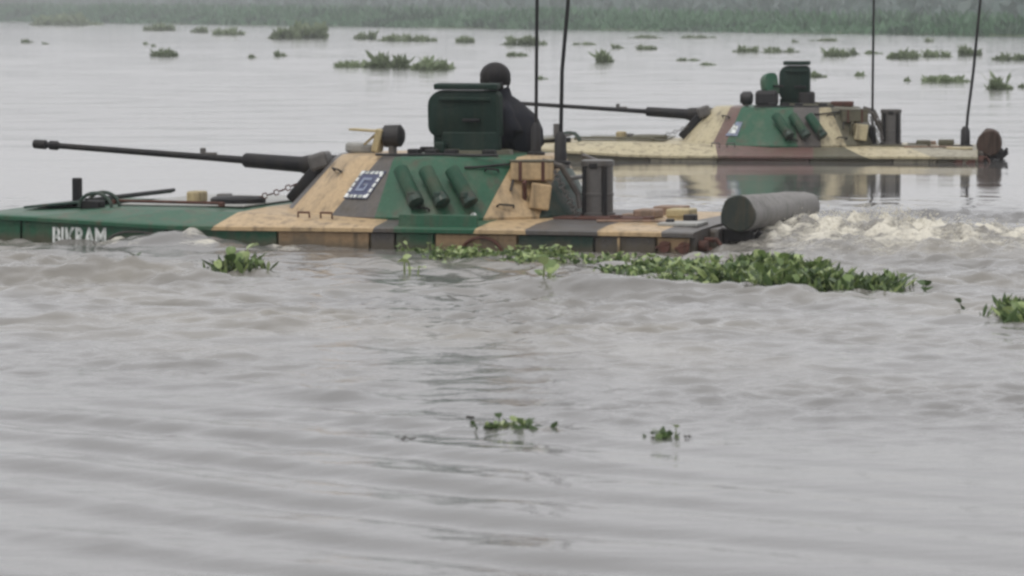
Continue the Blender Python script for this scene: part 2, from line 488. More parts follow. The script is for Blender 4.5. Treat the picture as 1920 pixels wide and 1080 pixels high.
# silt tints the body of the water
mc = nt.nodes.new('ShaderNodeMix'); mc.data_type = 'RGBA'
mc.inputs[6].default_value = (0.135, 0.132, 0.130, 1); mc.inputs[7].default_value = (0.215, 0.202, 0.178, 1)
m1 = nt.nodes.new('ShaderNodeMath'); m1.operation = 'MULTIPLY'
m1b = nt.nodes.new('ShaderNodeMath'); m1b.operation = 'MULTIPLY'; m1b.inputs[1].default_value = 1.6
L(attr('silt'), m1.inputs[0]); L(n_silt, m1b.inputs[0]); L(m1b.outputs[0], m1.inputs[1]); L(m1.outputs[0], mc.inputs['Factor'])
# foam
fm = nt.nodes.new('ShaderNodeMath'); fm.operation = 'MULTIPLY_ADD'; fm.inputs[1].default_value = 1.9
L(n_foam, fm.inputs[0]); L(attr('foam'), fm.inputs[2])
fr = nt.nodes.new('ShaderNodeMapRange'); fr.inputs['From Min'].default_value = 1.12; fr.inputs['From Max'].default_value = 1.62
L(fm.outputs[0], fr.inputs['Value'])
fg = nt.nodes.new('ShaderNodeMath'); fg.operation = 'GREATER_THAN'; fg.inputs[1].default_value = 0.02
L(attr('foam'), fg.inputs[0])
ff = nt.nodes.new('ShaderNodeMath'); ff.operation = 'MULTIPLY'
L(fr.outputs['Result'], ff.inputs[0]); L(fg.outputs[0], ff.inputs[1])
cf = nt.nodes.new('ShaderNodeMix'); cf.data_type = 'RGBA'; cf.inputs[7].default_value = (0.62, 0.59, 0.51, 1)
L(mc.outputs[2], cf.inputs[6]); L(ff.outputs[0], cf.inputs['Factor'])
L(cf.outputs[2], b.inputs['Base Color'])
rm = nt.nodes.new('ShaderNodeMapRange'); rm.inputs['To Min'].default_value = 0.03; rm.inputs['To Max'].default_value = 0.10; rm.inputs['From Max'].default_value = 1.0
L(attr('ripple'), rm.inputs['Value'])
rf = nt.nodes.new('ShaderNodeMix'); rf.data_type = 'FLOAT'; rf.inputs[3].default_value = 0.75
L(ff.outputs[0], rf.inputs[0]); L(rm.outputs['Result'], rf.inputs[2]); L(rf.outputs[0], b.inputs['Roughness'])
L(bp.outputs['Normal'], b.inputs['Normal'])
b.inputs['IOR'].default_value = 1.33
me.materials.append(wm)
tag(link_mesh('water', me), kind='structure')

# ------------------------------------------------------------------ riverbank, vegetation on it, air
BK0 = np.array([43.2, 331.8]); BKU = np.array([-167.0, 619.7]); BKU /= np.linalg.norm(BKU)
BKN = np.array([0.9656, 0.2602])
def bank(t, s):
    return BK0[0] + BKU[0] * t + BKN[0] * s, BK0[1] + BKU[1] * t + BKN[1] * s
ts = np.linspace(-420, 2150, 120)
ss = np.array([-6, -2, 0, 1.5, 4, 10, 25, 60, 120, 250, 500, 900])
hz = np.array([-1.0, -0.3, 0.03, 0.15, 0.25, 0.35, 0.5, 0.6, 0.7, 0.8, 0.9, 1.0])
V, F = [], []
for i, t in enumerate(ts):
    wob = 1.6 * math.sin(t * 0.09) + 1.1 * math.sin(t * 0.23 + 1)
    for s, h in zip(ss, hz):
        x, y = bank(t, s + wob * math.exp(-abs(s) / 30))
        V.append((x, y, h))
k = len(ss)
V = np.array(V); V[:, 0] = np.clip(V[:, 0], -890, 890); V[:, 1] = np.clip(V[:, 1], -30, 2480)
for i in range(len(ts) - 1):
    for j in range(k - 1):
        F.append((i * k + j, i * k + j + 1, (i + 1) * k + j + 1, (i + 1) * k + j))
soil = paint('bank_grass_soil', (0.06, 0.10, 0.045), 0.9, spec=0.1, dirt=0.6, dirt_col=(0.09, 0.085, 0.05), scale=0.1, bump=0.0)
tag(link_mesh('riverbank', mesh_np('riverbank', V, F, soil, True)), kind='structure')

def blades(name, P, W, H, mat, lean=0.35, rg=RNG):
    """upright leaf-shaped faces (five corners each) at points P"""
    n = len(P)
    a = rg.uniform(0, 2 * math.pi, n)
    dx, dy = np.cos(a) * W / 2, np.sin(a) * W / 2
    lx, ly = rg.normal(0, lean, n) * H, rg.normal(0, lean, n) * H
    x, y, z = P[:, 0], P[:, 1], P[:, 2]
    v = np.stack([np.stack([x - dx * .4, y - dy * .4, z], -1), np.stack([x + dx * .4, y + dy * .4, z], -1),
                  np.stack([x + dx + lx * .6, y + dy + ly * .6, z + H * .6], -1), np.stack([x + lx, y + ly, z + H], -1),
                  np.stack([x - dx + lx * .6, y - dy + ly * .6, z + H * .6], -1)], 1).reshape(-1, 3)
    f = np.arange(n * 5).reshape(-1, 5)
    return mesh_np(name, v, f, mat)

def lumpy(t, s):
    return 0.5 + 0.5 * np.tanh(0.9 * np.sin(t * .11 + .03 * s) + 0.8 * np.sin(t * .037 + 1.3 + s * .05) + 0.6 * np.sin(t * .29 + s * .21) + .5 * np.sin(t * .53))

n = 52000
t = RNG.uniform(-70, 1250, n) ; s = RNG.exponential(16, n) - 0.5
h = (0.7 + 1.4 * lumpy(t, s)) * (1 + np.clip(t, 0, 1300) / 560) * RNG.uniform(0.6, 1.15, n) * (0.45 + 0.55 * np.clip(s / 6, 0, 1))
px, py = bank(t, s)
reeds = blades('reed_bed', np.stack([px, py, np.full(n, 0.0)], -1), RNG.uniform(.25, .7, n) * (1 + t / 900), h, M['reed'])
reeds.materials.append(M['reed_dark'])
dk = (np.sin(t * .21 + 1.0) + np.sin(t * .083 + s * .12) + RNG.normal(0, .6, len(t))) > 0.9
reeds.polygons.foreach_set('material_index', dk.astype(np.int32))
tag(link_mesh('reed_bed', reeds), kind='stuff')
n = 38000
t = RNG.uniform(-160, 1700, n); s = RNG.uniform(70, 260, n)
h = (2.4 + 2.6 * lumpy(t * .6, s)) * (1 + np.clip(t, 0, 1700) / 1500)
z = 0.6 + RNG.uniform(0, 1, n) * h * 0.75
px, py = bank(t, s)
bushes = blades('shrub_belt', np.stack([px, py, z], -1), RNG.uniform(.8, 2.0, n), h * 0.35 + .3, M['bush'], 0.5)
tag(link_mesh('shrub_belt', bushes), kind='stuff')
# far wood
P, W = [], []
for i in range(260):
    tx, ty = RNG.uniform(-230, 330), RNG.uniform(1380, 1620)
    hh = RNG.uniform(11, 16); rr = hh * RNG.uniform(.40, .55)
    m_ = 130
    d = RNG.normal(0, 1, (m_, 3)); d /= np.linalg.norm(d, axis=1)[:, None]; d *= RNG.uniform(.55, 1, (m_, 1))
    P.append(np.stack([tx + d[:, 0] * rr, ty + d[:, 1] * rr, 0.8 + hh * .52 + d[:, 2] * hh * .46], -1))
P = np.concatenate(P)
wood = blades('far_wood', P, RNG.uniform(1.2, 2.6, len(P)), RNG.uniform(1.0, 2.2, len(P)), M['tree'], 0.6)
tag(link_mesh('far_wood', wood), kind='stuff')

hm = bpy.data.materials.new('river_haze')
hm.use_nodes = True
hm.node_tree.nodes.clear()
ho = hm.node_tree.nodes.new('ShaderNodeOutputMaterial')
hp = hm.node_tree.nodes.new('ShaderNodeVolumePrincipled')
hp.inputs['Color'].default_value = (0.90, 0.93, 0.95, 1)
hp.inputs['Density'].default_value = 0.00058
hp.inputs['Anisotropy'].default_value = 0.2
hm.node_tree.links.new(hp.outputs[0], ho.inputs['Volume'])
mb = MB(); mb.box((0, 1220, 8.5), (1900, 2640, 21), bev=0)
hz_o = mb.build('haze', hm)
tag(hz_o, kind='stuff')

# ------------------------------------------------------------------ armoured vehicles
def hull_mesh(bow_rise, drop):
    st = [(-3.74, .225, .215, -.05, .98), (-3.55, .222, .228, -.30, 1.0), (-3.1, .209, .245, -.62, 1.0), (-2.55, .185, .275, -.8, 1.0), (-1.9, .160, .275, -.85, 1),
          (-1.4, .158, .262, -.85, 1), (0, .166, .224, -.85, 1), (1.4, .168, .206, -.85, 1), (2.20, .168, .200, -.85, 1), (2.50, .166, .194, -.8, 1), (2.64, .162, .188, -.55, .99)]
    rings = []
    for (x, zf, zd, zb, w) in st:
        zf += bow_rise * max(0, -x - 1.0) * 0.02 - drop
        h = [(-1.49 * w, zb), (-1.49 * w, zf - .03), (-1.57 * w, zf - .03), (-1.57 * w, zf), (-1.545 * w, zf + .012), (-1.22 * w, zd), (-.6, zd + .015)]
        ring = h + [(-y, z) for (y, z) in h[::-1]]
        rings.append([(x, y, z) for (y, z) in ring])
    return MB().loft(rings)

def chain(mb, p0, p1, sag, n, r=0.011):
    p0, p1 = Vector(p0), Vector(p1)
    for i in range(n):
        u0, u1 = i / n, (i + 0.82) / n
        def at(u):
            return p0.lerp(p1, u) + Vector((0, 0, -sag * 4 * u * (1 - u)))
        a, c = at(u0), at(u1)
        d = (c - a).normalized()
        side = d.cross(Vector((0, 1, 0))) if i % 2 else Vector((0, 1, 0))
        side = side.normalized() * r * 1.7
        loop = [a, a.lerp(c, .15) + side, a.lerp(c, .85) + side, c, a.lerp(c, .85) - side, a.lerp(c, .15) - side, a]
        mb.tube(loop, r * 0.55, 5, cap=False)

def letters(text, height, name, mat, parent, org, xdir, zdir, squeeze=1.0, weight=0.012):
    """flat painted letters: org = lower left corner, xdir = reading direction"""
    cu = bpy.data.curves.new(name, 'FONT')
    cu.body = text
    cu.size = height / 0.70
    cu.offset = weight
    cu.extrude = 0.0015
    cu.resolution_u = 3
    tmp = bpy.data.objects.new(name + '_curve', cu)
    COL.objects.link(tmp)
    bpy.context.view_layer.update()
    dg = bpy.context.evaluated_depsgraph_get()
    me = bpy.data.meshes.new_from_object(tmp.evaluated_get(dg))
    bpy.data.objects.remove(tmp); bpy.data.curves.remove(cu)
    xd, zd = Vector(xdir).normalized(), Vector(zdir).normalized()
    nd = xd.cross(zd)
    for v in me.vertices:
        c = v.co.copy()
        v.co = Vector(org) + xd * c.x * squeeze + zd * c.y + nd * c.z
    me.materials.clear(); me.materials.append(mat)
    return link_mesh(name, me, parent)

TURRET_N = 28
def turret_rings():
    # bottom rim, lower lip, shoulder, roof edge, roof
    return [circle(0.0, 0, 0.185, 1.33, 1.24, TURRET_N), circle(0.0, 0, 0.240, 1.34, 1.25, TURRET_N), circle(0.09, 0, 0.690, 1.01, 0.93, TURRET_N),
            circle(0.10, 0, 0.728, 0.96, 0.88, TURRET_N), circle(0.10, 0, 0.738, 0.70, 0.64, TURRET_N)]

def turret_surface(x, z):
    """near-side y of the turret wall at local x, z, and the outward tilt"""
    u = (z - 0.240) / (0.690 - 0.240)
    cx, rx, ry = 0.09 * u, 1.34 + (1.01 - 1.34) * u, 1.25 + (0.93 - 1.25) * u
    q = max(0.0, 1 - ((x - cx) / rx) ** 2)
    return -ry * math.sqrt(q)

def surf_quad(pts, off):
    """points (x, z) of a flat patch on the near turret wall -> 3d points lifted off it"""
    out = []
    for (x, z) in pts:
        e = 1e-3
        y = turret_surface(x, z)
        tx = Vector((2 * e, turret_surface(x + e, z) - turret_surface(x - e, z), 0))
        tz = Vector((0, turret_surface(x, z + e) - turret_surface(x, z - e), 2 * e))
        n = tx.cross(tz).normalized()
        if n.y > 0: n = -n
        out.append(Vector((x, y, z)) + n * off)
    return out

def patch(mb, quad, off, th=0.004, n=5):
    """thin plate over a four-cornered patch of the wall, bent with it"""
    (a, b_, c, d) = [Vector((p[0], p[1])) for p in quad]
    front, back = [], []
    for i in range(n + 1):
        for lst, oo in ((front, off + th), (back, off - 0.002)):
            u = i / n
            lo, hi = a.lerp(b_, u), d.lerp(c, u)
            lst.append(surf_quad([(lo.x, lo.y), (hi.x, hi.y)], oo))
    bm = mb.bm
    fv = [[bm.verts.new(p) for p in r] for r in front]; bv = [[bm.verts.new(p) for p in r] for r in back]
    for i in range(n):
        bm.faces.new((fv[i][0], fv[i + 1][0], fv[i + 1][1], fv[i][1]))
        bm.faces.new((bv[i][0], bv[i + 1][0], fv[i + 1][0], fv[i][0]))
        bm.faces.new((fv[i][1], fv[i + 1][1], bv[i + 1][1], bv[i][1]))
    bm.faces.new((fv[0][0], fv[0][1], bv[0][1], bv[0][0])); bm.faces.new((fv[n][0], bv[n][0], bv[n][1], fv[n][1]))
    return mb

def build_vehicle(o, ang, label, near):
    root = empty('amphibious_armoured_vehicle', o, -R(ang))
    tag(root, label, 'armoured vehicle', 'armoured vehicles swimming across the river')
    T, G, K, D = M['tan'], M['green'], M['grey'], M['dark_green']
    if near:
        hm_ = [T, G, K]
        lines = [((-1.48, .15), (-1.36, .30)), ((-.07, .15), (-.03, .30)), ((.11, .15), (.10, .30)), ((.80, .15), (.86, .30)), ((1.24, .15), (1.22, .30)), ((1.85, .15), (1.82, .30)), ((2.38, .15), (2.36, .30))]
        order = [1, 0, 2, 1, 0, 2, 0, 2]
    else:
        hm_ = [M['pale_tan'], M['maroon'], M['olive'], M['muted_tan']]
        lines = [((-.72, .1), (-.80, .30)), ((.52, .1), (.50, .30)), ((1.22, .1), (.70, .30)), ((2.1, .1), (1.5, .30))]
        order = [0, 1, 2, 0, 3]
    hull_mesh(0 if near else 1.0, 0 if near else .05).build('hull', hm_, root, None, (lines, order))
    # bolted side panels, each its own plate
    if near:
        pan = [(-3.70, -3.24, G), (-3.22, -1.92, G), (-1.90, -.93, G), (-.91, -.12, M['tan_wet_shade']), (-.10, .10, K), (.12, .44, G), (.46, 1.15, M['tan_wet_shade']), (1.17, 1.80, D), (1.82, 2.32, K), (2.34, 2.60, M['tan_wet_shade'])]
    else:
        pan = [(-3.70, -3.24, hm_[0]), (-3.22, -1.62, hm_[2]), (-1.60, -.74, hm_[3]), (-.72, .46, hm_[1]), (.48, 1.54, hm_[2]), (1.56, 2.1, hm_[3]), (2.12, 2.34, hm_[2]), (2.36, 2.60, hm_[3])]
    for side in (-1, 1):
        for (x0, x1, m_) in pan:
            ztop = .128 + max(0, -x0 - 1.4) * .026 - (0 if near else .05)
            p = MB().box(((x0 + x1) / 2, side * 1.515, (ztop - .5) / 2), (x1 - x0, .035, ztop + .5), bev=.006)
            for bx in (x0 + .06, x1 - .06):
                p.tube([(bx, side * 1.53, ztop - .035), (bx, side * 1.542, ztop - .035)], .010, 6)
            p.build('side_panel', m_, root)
    # bow plate that folds up as a bow board, its hinge bar
    MB().box((-3.16, 0, .292), (.62, 1.9, .022), rot=(0, -.10, 0), bev=.006).build('trim_vane', D if near else M['olive'], root)
    MB().tube([(-2.86, -1.0, .335), (-2.86, 1.0, .335)], .018, 8).build('hinge_bar', M['gun'], root)
    pxx = -3.18 if near else -2.96
    MB().box((pxx, -.45, .375), (.085, .05, .25), bev=.012).box((pxx, -.45, .26), (.16, .12, .04), bev=.01).build('sight_post', M['steel'] if not near else M['gun'], root)
    # headlight: box under a round wire guard
    hl = MB().box((-2.80, -1.0, .285), (.18, .14, .095), bev=.015).build('headlight', M['gun'], root)
    MB().tube([(-2.885, -1.0, .288), (-2.895, -1.0, .288)], .042, 14).build('lens', M['glass'], hl)
    hoop = [(-2.74 + .15 * math.cos(a_), -1.09, .28 + .12 * math.sin(a_)) for a_ in np.linspace(0, math.pi, 13)]
    MB().tube(hoop, .016, 7).tube([(p[0], -.91, p[2]) for p in hoop], .016, 7).build('headlight_guard', D, root)
    MB().box((-2.05, .1, .293 if near else .292), (1.15, 1.9, .012), bev=.004).build('deck_sheen_plate', M['pale_metal'] if near else M['olive'], root)  # added sheet; pale on the near deck to paint in the sky's reflection
    # driver's hatch and periscopes
    lathe_z(MB(), -1.72, -.35, [(.24, .30), (.24, .335), (.21, .352), (.05, .36)], 24).build('driver_hatch', M['gun'] if near else M['olive'], root, 40)
    MB().box((-2.10, -.35, .345), (.13, .20, .10), bev=.02).build('periscope', M['sand_box'], root)
    MB().box((-2.02, .1, .325), (.10, .16, .06), bev=.015).build('periscope', M['steel'], root)
    MB().tube([(-2.65, -.9, .33), (-1.6, -1.0, .325)], .014, 7).box((-2.65, -.9, .315), (.05, .05, .04)).box((-1.62, -1.0, .312), (.05, .05, .04)).build('grab_rail', M['rust'] if near else M['olive'], root)
    cm = MB(); chain(cm, (-1.55, -.35, .345), (-1.20, -.28, .47), .015, 7, .012); cm.build('chain', M['rust'] if near else M['steel'], root)
    for hx in (-.82, -.62):
        MB().tube([(hx, -1.30, .225), (hx, -1.31, .275), (hx + .10, -1.31, .275), (hx + .10, -1.30, .225)], .010, 6).build('lifting_loop', M['rust'] if near else M['steel'], root)
    # cable looped along the side
    if near:
        arc = [(.86 + .17 * math.cos(a_), -1.552, -.02 + .125 * math.sin(a_)) for a_ in np.linspace(0.1, math.pi - .1, 12)]
        MB().tube(arc, .013, 7).build('tow_cable', M['rust'], root)
        arc = [(-2.22 + .36 * math.cos(a_) * (1 if math.cos(a_) > 0 else .6), -1.545, .0 + .105 * math.sin(a_)) for a_ in np.linspace(0, math.pi, 14)]
        MB().tube(arc, .009, 6).build('tow_cable', M['steel'], root)
        letters('BIKRAM', .150, 'lettering', M['white'], root, (-2.945, -1.5365, -.022), (1, 0, 0), (0, 0, 1), squeeze=.66, weight=.007)
    if near:
        MB().box((.46, -1.465, .205), (.68, .03, .155), rot=(-.10, 0, 0), bev=.008).build('side_flap', G, root)
        MB().tube([(.73, -1.34, .275), (.73, -1.37, .275)], .022, 10).build('marker_lamp', M['white'], root)
    # rear deck: breathing tube and stowage
    sn = lathe_z(MB(), 1.49, -.30, [(.150, .200), (.150, .26), (.132, .265), (.132, .40), (.137, .405), (.137, .425), (.131, .43), (.131, .65), (.140, .655), (.140, .695), (.120, .703), (.05, .706)], 28).build('air_intake_tube', M['steel'], root, 35)
    MB().box((1.49, -.435, .655), (.07, .02, .045), bev=.006).build('latch', M['gun'], sn)
    for (dx_, w_) in ((-.085, .02), (.09, .025)):
        MB().tube([(1.49 + dx_, -.30 - .105, .22), (1.49 + dx_, -.30 - .105, .65)], w_, 8).build('stay_pipe', M['gun'], sn)
    MB().box((1.92, -.25, .255), (.19, .30, .075), bev=.015).box((1.78, -.25, .235), (.14, .2, .035), bev=.01).build('stowage_box', M['wood_box'] if near else M['olive'], root)
    MB().box((2.22, -.30, .268), (.21, .26, .07), bev=.015).box((2.22, -.30, .222), (.19, .24, .04), bev=.005).build('stowage_box', M['sand_box'] if near else M['olive'], root)
    MB().box((2.40, -.95, .212), (.34, .36, .03), bev=.008).build('deck_cover', M['pale_metal'] if near else hm_[0], root)
    MB().box((1.60, -.55, .228), (.75, .35, .02), bev=.005).build('engine_grille', M['rust'] if near else M['olive'], root)
    for (fx, fy, fz, w_, d_, h_, mt_) in ((1.74, -.62, .232, .09, .10, .05, 'rust'), (2.06, -.75, .228, .07, .12, .055, 'rust'), (2.36, -.55, .238, .10, .12, .06, 'black'), (2.30, -.98, .232, .06, .08, .04, 'black'), (1.95, .40, .25, .25, .3, .08, 'wood_box')):
        MB().box((fx, fy, fz - (0 if near else .03)), (w_, d_, h_), bev=.01).build('deck_fitting', M[mt_], root)
    MB().tube([(1.68, -1.0, .226), (2.20, -.92, .228)], .012, 6).box((2.24, -.915, .226), (.12, .09, .02), rot=(0, 0, .15), bev=.006).build('shovel', M['wood_box'], root)
    # rear plate: two bulged doors, hooks, lamps, log cradle
    for sy in (-1, 1):
        d = MB().box((2.675, sy * .58, -.02), (.09, .92, .40), bev=.03).build('rear_door', K, root)
        MB().box((2.735, sy * .25, .03), (.03, .10, .03), bev=.006).build('door_handle', M['black'], d)
        hk = [(2.65, sy * 1.22, .10), (2.75, sy * 1.22, .10), (2.79, sy * 1.22, .05), (2.75, sy * 1.22, .0), (2.69, sy * 1.22, .02)]
        MB().tube(hk, .022, 7).build('tow_hook', M['rust'], root)
        MB().tube([(2.65, sy * 1.38, .06), (2.72, sy * 1.38, .06)], .045, 12).build('tail_lamp', M['rust'], root)
    for sy in (-.85, .0, .85):
        MB().box((2.80, sy, .12), (.30, .06, .10), bev=.012).box((2.72, sy, .05), (.10, .06, .26), bev=.012).box((2.95, sy, .07), (.05, .05, .16), bev=.01).tube([(2.78, sy, .18), (2.86, sy, .12), (2.98, sy, .10), (3.03, sy, .15)], .020, 7).build('log_cradle', M['black'], root)
    for (hx, hz_) in ((2.40, .055), (2.56, .05)):
        MB().tube([(hx, -1.53, hz_), (hx, -1.56, hz_)], .048, 12).tube([(hx - .07, -1.55, hz_ - .01), (hx + .05, -1.55, hz_ + .03)], .014, 6).build('bracket', M['rust'], root)
    MB().box((2.02, -1.545, .05), (.022, .02, .15), bev=.004).build('strut', M['tan'] if near else M['olive'], root)

    # ---------------- turret
    if near:
        tm = [T, G, K, D]
        tl = [((-1.14, .24), (-.74, .73)), ((-.60, .24), (-.25, .73)), ((-.17, .24), (-.12, .73)), ((.72, .24), (.86, .73)), ((1.10, .24), (1.13, .73))]
        to = [2, 0, 2, 1, 0, 3]
    else:
        tm = [M['pale_tan'], M['maroon'], M['green'], K, M['olive']]
        tl = [((-.84, .24), (-.62, .73)), ((-.66, .24), (-.47, .73)), ((.30, .24), (.22, .73)), ((.60, .24), (.56, .73)), ((.92, .24), (.70, .73))]
        to = [0, 1, 2, 3, 0, 4]
    tur = MB().loft(turret_rings()).build('turret', tm, root, 25, (tl, to))
    # gun: mantlet, sleeve, barrel with brake
    gx0, gz0, sl = -1.0, .605, .0612
    def gp(d):      # point d metres along the gun axis
        return (gx0 - d, 0, gz0 + sl * d)
    MB().tube([gp(-.15), gp(.08), gp(.20), gp(.26)], [.11, .10, .09, .072], 18).box((-1.19, 0, .44), (.13, .34, .36), rot=(0, .72, 0), bev=.02).build('mantlet', M['gun'], tur, 40)
    MB().tube([gp(.24), gp(.78), gp(.80)], [.070, .064, .05], 18).build('gun_sleeve', M['gun'], tur, 40)
    brl = MB().tube([gp(.75), gp(1.15), gp(2.58)], [.034, .030, .026], 14).build('gun_barrel', M['gun'], tur, 40)
    MB().tube([gp(2.54), gp(2.56), gp(2.63), gp(2.64), gp(2.66), gp(2.67), gp(2.78), gp(2.79)], [.028, .041, .041, .028, .028, .042, .040, .030], 14).build('muzzle_brake', M['gun'], brl, 40)
    MB().box((gp(1.18)[0], 0, gp(1.18)[2] + .05), (.05, .03, .06), bev=.008).box((gp(1.12)[0], 0, gp(1.12)[2] + .03), (.14, .03, .03), bev=.008).build('barrel_clamp', M['steel'], brl)
    MB().box((-1.0, -.24, .66), (.17, .20, .15), rot=(0, -.30, 0), bev=.03).build('gun_sight_housing', M['steel'], tur)
    # smoke grenade tubes on both sides
    for side in (-1, 1):
        for i in range(3):
            x0 = .0 + i * .215
            top, bot = Vector((x0, turret_surface(x0, .61) - .085, .635)), Vector((x0 + .195, turret_surface(x0 + .195, .37) - .095, .37))
            if side > 0: top.y, bot.y = -top.y, -bot.y
            dv = (bot - top).normalized()
            sm = MB().tube([top, top + dv * .012, bot], [.058, .064, .062], 16).build('smoke_tube', M['tube'], tur, 40)
            MB().tube([bot - dv * .07, bot + dv * .01, bot + dv * .02], [.066, .068, .045], 16).build('breech_cap', M['dark_green'], sm, 40)
            MB().tube([top - dv * .004, top + dv * .008], [.045, .058], 16).build('muzzle_cap', M['black'], sm, 40)
            MB().box((bot.lerp(top, .35) + Vector((.03, .05 * -side * -1 if side < 0 else -.05, -.03))), (.06, .09, .05), bev=.008).build('bracket', M['dark_green'], sm)
    # emblem on the near wall
    if near:
        q = lambda cx, cz, w, h, sh: [(cx - w / 2 - sh / 2, cz - h / 2), (cx + w / 2 - sh / 2, cz - h / 2), (cx + w / 2 + sh / 2, cz + h / 2), (cx - w / 2 + sh / 2, cz + h / 2)]
        em = patch(MB(), q(-.335, .495, .235, .225, .12), .004).build('emblem', M['emblem'], tur)
        bmk = MB()
        cx, cz, w, h, sh = -.335, .495, .225, .215, .115
        def inpar(u, v):
            return (cx + (u - .5) * w + (v - .5) * sh, cz + (v - .5) * h)
        for i in range(5):                       # dashed white border
            a0, a1 = i / 5 + .01, i / 5 + .15
            for v0 in (0.0, .90):
                patch(bmk, [inpar(a0, v0), inpar(a1, v0), inpar(a1, v0 + .10), inpar(a0, v0 + .10)], .010, n=1)
            for u0 in (0.0, .90):
                patch(bmk, [inpar(u0, a0), inpar(u0 + .10, a0), inpar(u0 + .10, a1), inpar(u0, a1)], .010, n=1)
        bmk.build('border', M['white'], em)
        mk = MB()
        for (u0, v0, u1, v1) in ((.28, .25, .38, .75), (.38, .66, .68, .75), (.38, .25, .68, .34), (.60, .34, .68, .52), (.48, .46, .60, .54)):
            patch(mk, [inpar(u0, v0), inpar(u1, v0), inpar(u1, v1), inpar(u0, v1)], .010, n=1)
        mk.build('mark', M['emblem_mark'], em)
    else:
        em = patch(MB(), [(-.66, .36), (-.50, .36), (-.44, .54), (-.52, .54)], .004).build('emblem', M['emblem_mark'], tur)
        patch(MB(), [(-.62, .39), (-.53, .39), (-.49, .48), (-.55, .50)], .010, n=1).build('mark', M['white'], em)
    # stowage boxes on the rear quarter
    bc, bc2 = (T, T) if near else (M['olive'], M['pale_tan'])
    y0 = turret_surface(1.0, .55)
    MB().box((1.00, y0 - .03, .615), (.36, .22, .155), rot=(0, 0, .30), bev=.015).build('stowage_box', bc, tur)
    bx_ = [o_ for o_ in tur.children][-1]
    for dx_ in (-.10, .09):
        MB().box((1.00 + dx_ * .955 + .033, y0 - .03 + dx_ * .295 - .107, .615), (.028, .012, .165), rot=(0, 0, .30), bev=.003).build('lid_strap', M['rust'], bx_)
    MB().box((1.00, y0 - .03, .700), (.37, .23, .014), rot=(0, 0, .30), bev=.004).build('lid', M['olive'], bx_)
    MB().box((1.09, turret_surface(1.06, .4) - .04, .405), (.17, .16, .215), rot=(0, .13, .35), bev=.015).build('stowage_box', bc2, tur)
    MB().box((.98, turret_surface(.98, .42) - .03, .42), (.03, .05, .26), rot=(.45, .12, 0), bev=.006).build('strap', M['rust'] if near else M['olive'], tur)
    for (hx, hz_, w_) in ((-.72, .60, .10), (.66, .62, .10), (.80, .33, .12), (.15, .31, .14)):
        a_, b_ = surf_quad([(hx, hz_), (hx + w_, hz_ - .01)], 0.0)
        a2, b2 = surf_quad([(hx + .01, hz_), (hx + w_ - .01, hz_ - .01)], .035)
        MB().tube([a_, a2, b2, b_], .009, 6).build('grab_handle', M['gun'], tur)
    wp = [surf_quad([(x_, .655 + .012 * math.sin(9 * x_))], .014)[0] for x_ in np.linspace(.50, .86, 9)] + [surf_quad([(.87, z_)], .014)[0] for z_ in (.60, .52, .45)]
    MB().tube(wp, .010, 6).build('cable', M['black'], tur)
    wr = [Vector((x_, -.78 + .10 * math.sin(7 * x_) + .3 * abs(x_ - .1) ** 2, .745)) for x_ in np.linspace(-.3, .75, 16)]
    MB().tube(wr, .012, 6).build('cable', M['black'], tur)
    # bustle frame and hanging chain behind
    MB().tube([(1.10, -.62, .70), (1.24, -.55, .66), (1.36, -.45, .42), (1.38, -.45, .30)], .024, 7).tube([(1.10, .62, .70), (1.24, .55, .66), (1.36, .45, .42), (1.38, .45, .30)], .024, 7).tube([(1.30, -.5, .55), (1.30, .5, .55)], .02, 7).build('bustle_rail', K, tur)
    cm = MB(); chain(cm, (1.22, -.66, .62), (1.42, -.62, .24), .02, 12, .014); cm.build('chain', M['steel'], tur)
    # roof: searchlight, bracket plate, periscopes, cupola rings
    if near:
        sl_o = MB().tube([(-.40, -.35, .885), (-.375, -.35, .885), (-.24, -.35, .890), (-.215, -.35, .890)], [.05, .095, .095, .06], 20).build('searchlight', M['black'], tur, 40)
        MB().tube([(-.405, -.35, .885), (-.397, -.35, .885)], .07, 18).build('lens', M['glass'], sl_o)
        MB().box((-.31, -.35, .765), (.05, .10, .09), bev=.01).build('yoke', M['steel'], sl_o)
        bk = MB().box((-.42, -.38, .85), (.06, .16, .20), rot=(0, .25, 0), bev=.01).box((-.53, -.38, .935), (.28, .16, .018), rot=(0, .06, 0), bev=.004).box((-.50, -.38, .86), (.15, .02, .02), rot=(0, -.7, 0), bev=.004)
        bk.build('light_bracket', M['sand_box'], tur)
        MB().box((-.66, -.10, .775), (.26, .26, .09), rot=(0, .06, 0), bev=.03).build('sight_hood', M['pale_metal'], tur)
    else:
        sl_o = MB().tube([(-.50, -.42, .84), (-.47, -.42, .84), (-.36, -.42, .845), (-.335, -.42, .845)], [.05, .092, .092, .05], 20).build('searchlight', M['black'], tur, 40)
        MB().tube([(-.505, -.42, .84), (-.497, -.42, .84)], .07, 18).build('lens', M['glass'], sl_o)
        MB().box((-.42, -.42, .76), (.05, .10, .08), bev=.01).build('yoke', M['steel'], sl_o)
    for (x, y) in ((-.08, -.45), (.10, -.52), (.28, -.55), (.60, -.50), (-.15, .1)):
        MB().box((x, y, .757), (.11, .09, .055), bev=.012).build('periscope', M['gun'], tur)
    # round hatch openings: coaming, dark well, lid standing open
    for (x, y) in ((.42, -.22), (.46, .36)):
        cr = MB().loft([circle(x, y, .734, .30, .27, 28), circle(x, y, .775, .29, .26, 28), circle(x, y, .775, .25, .22, 28), circle(x, y, .744, .24, .21, 28)], cap=True).build('hatch_coaming', M['olive'], tur, 35)
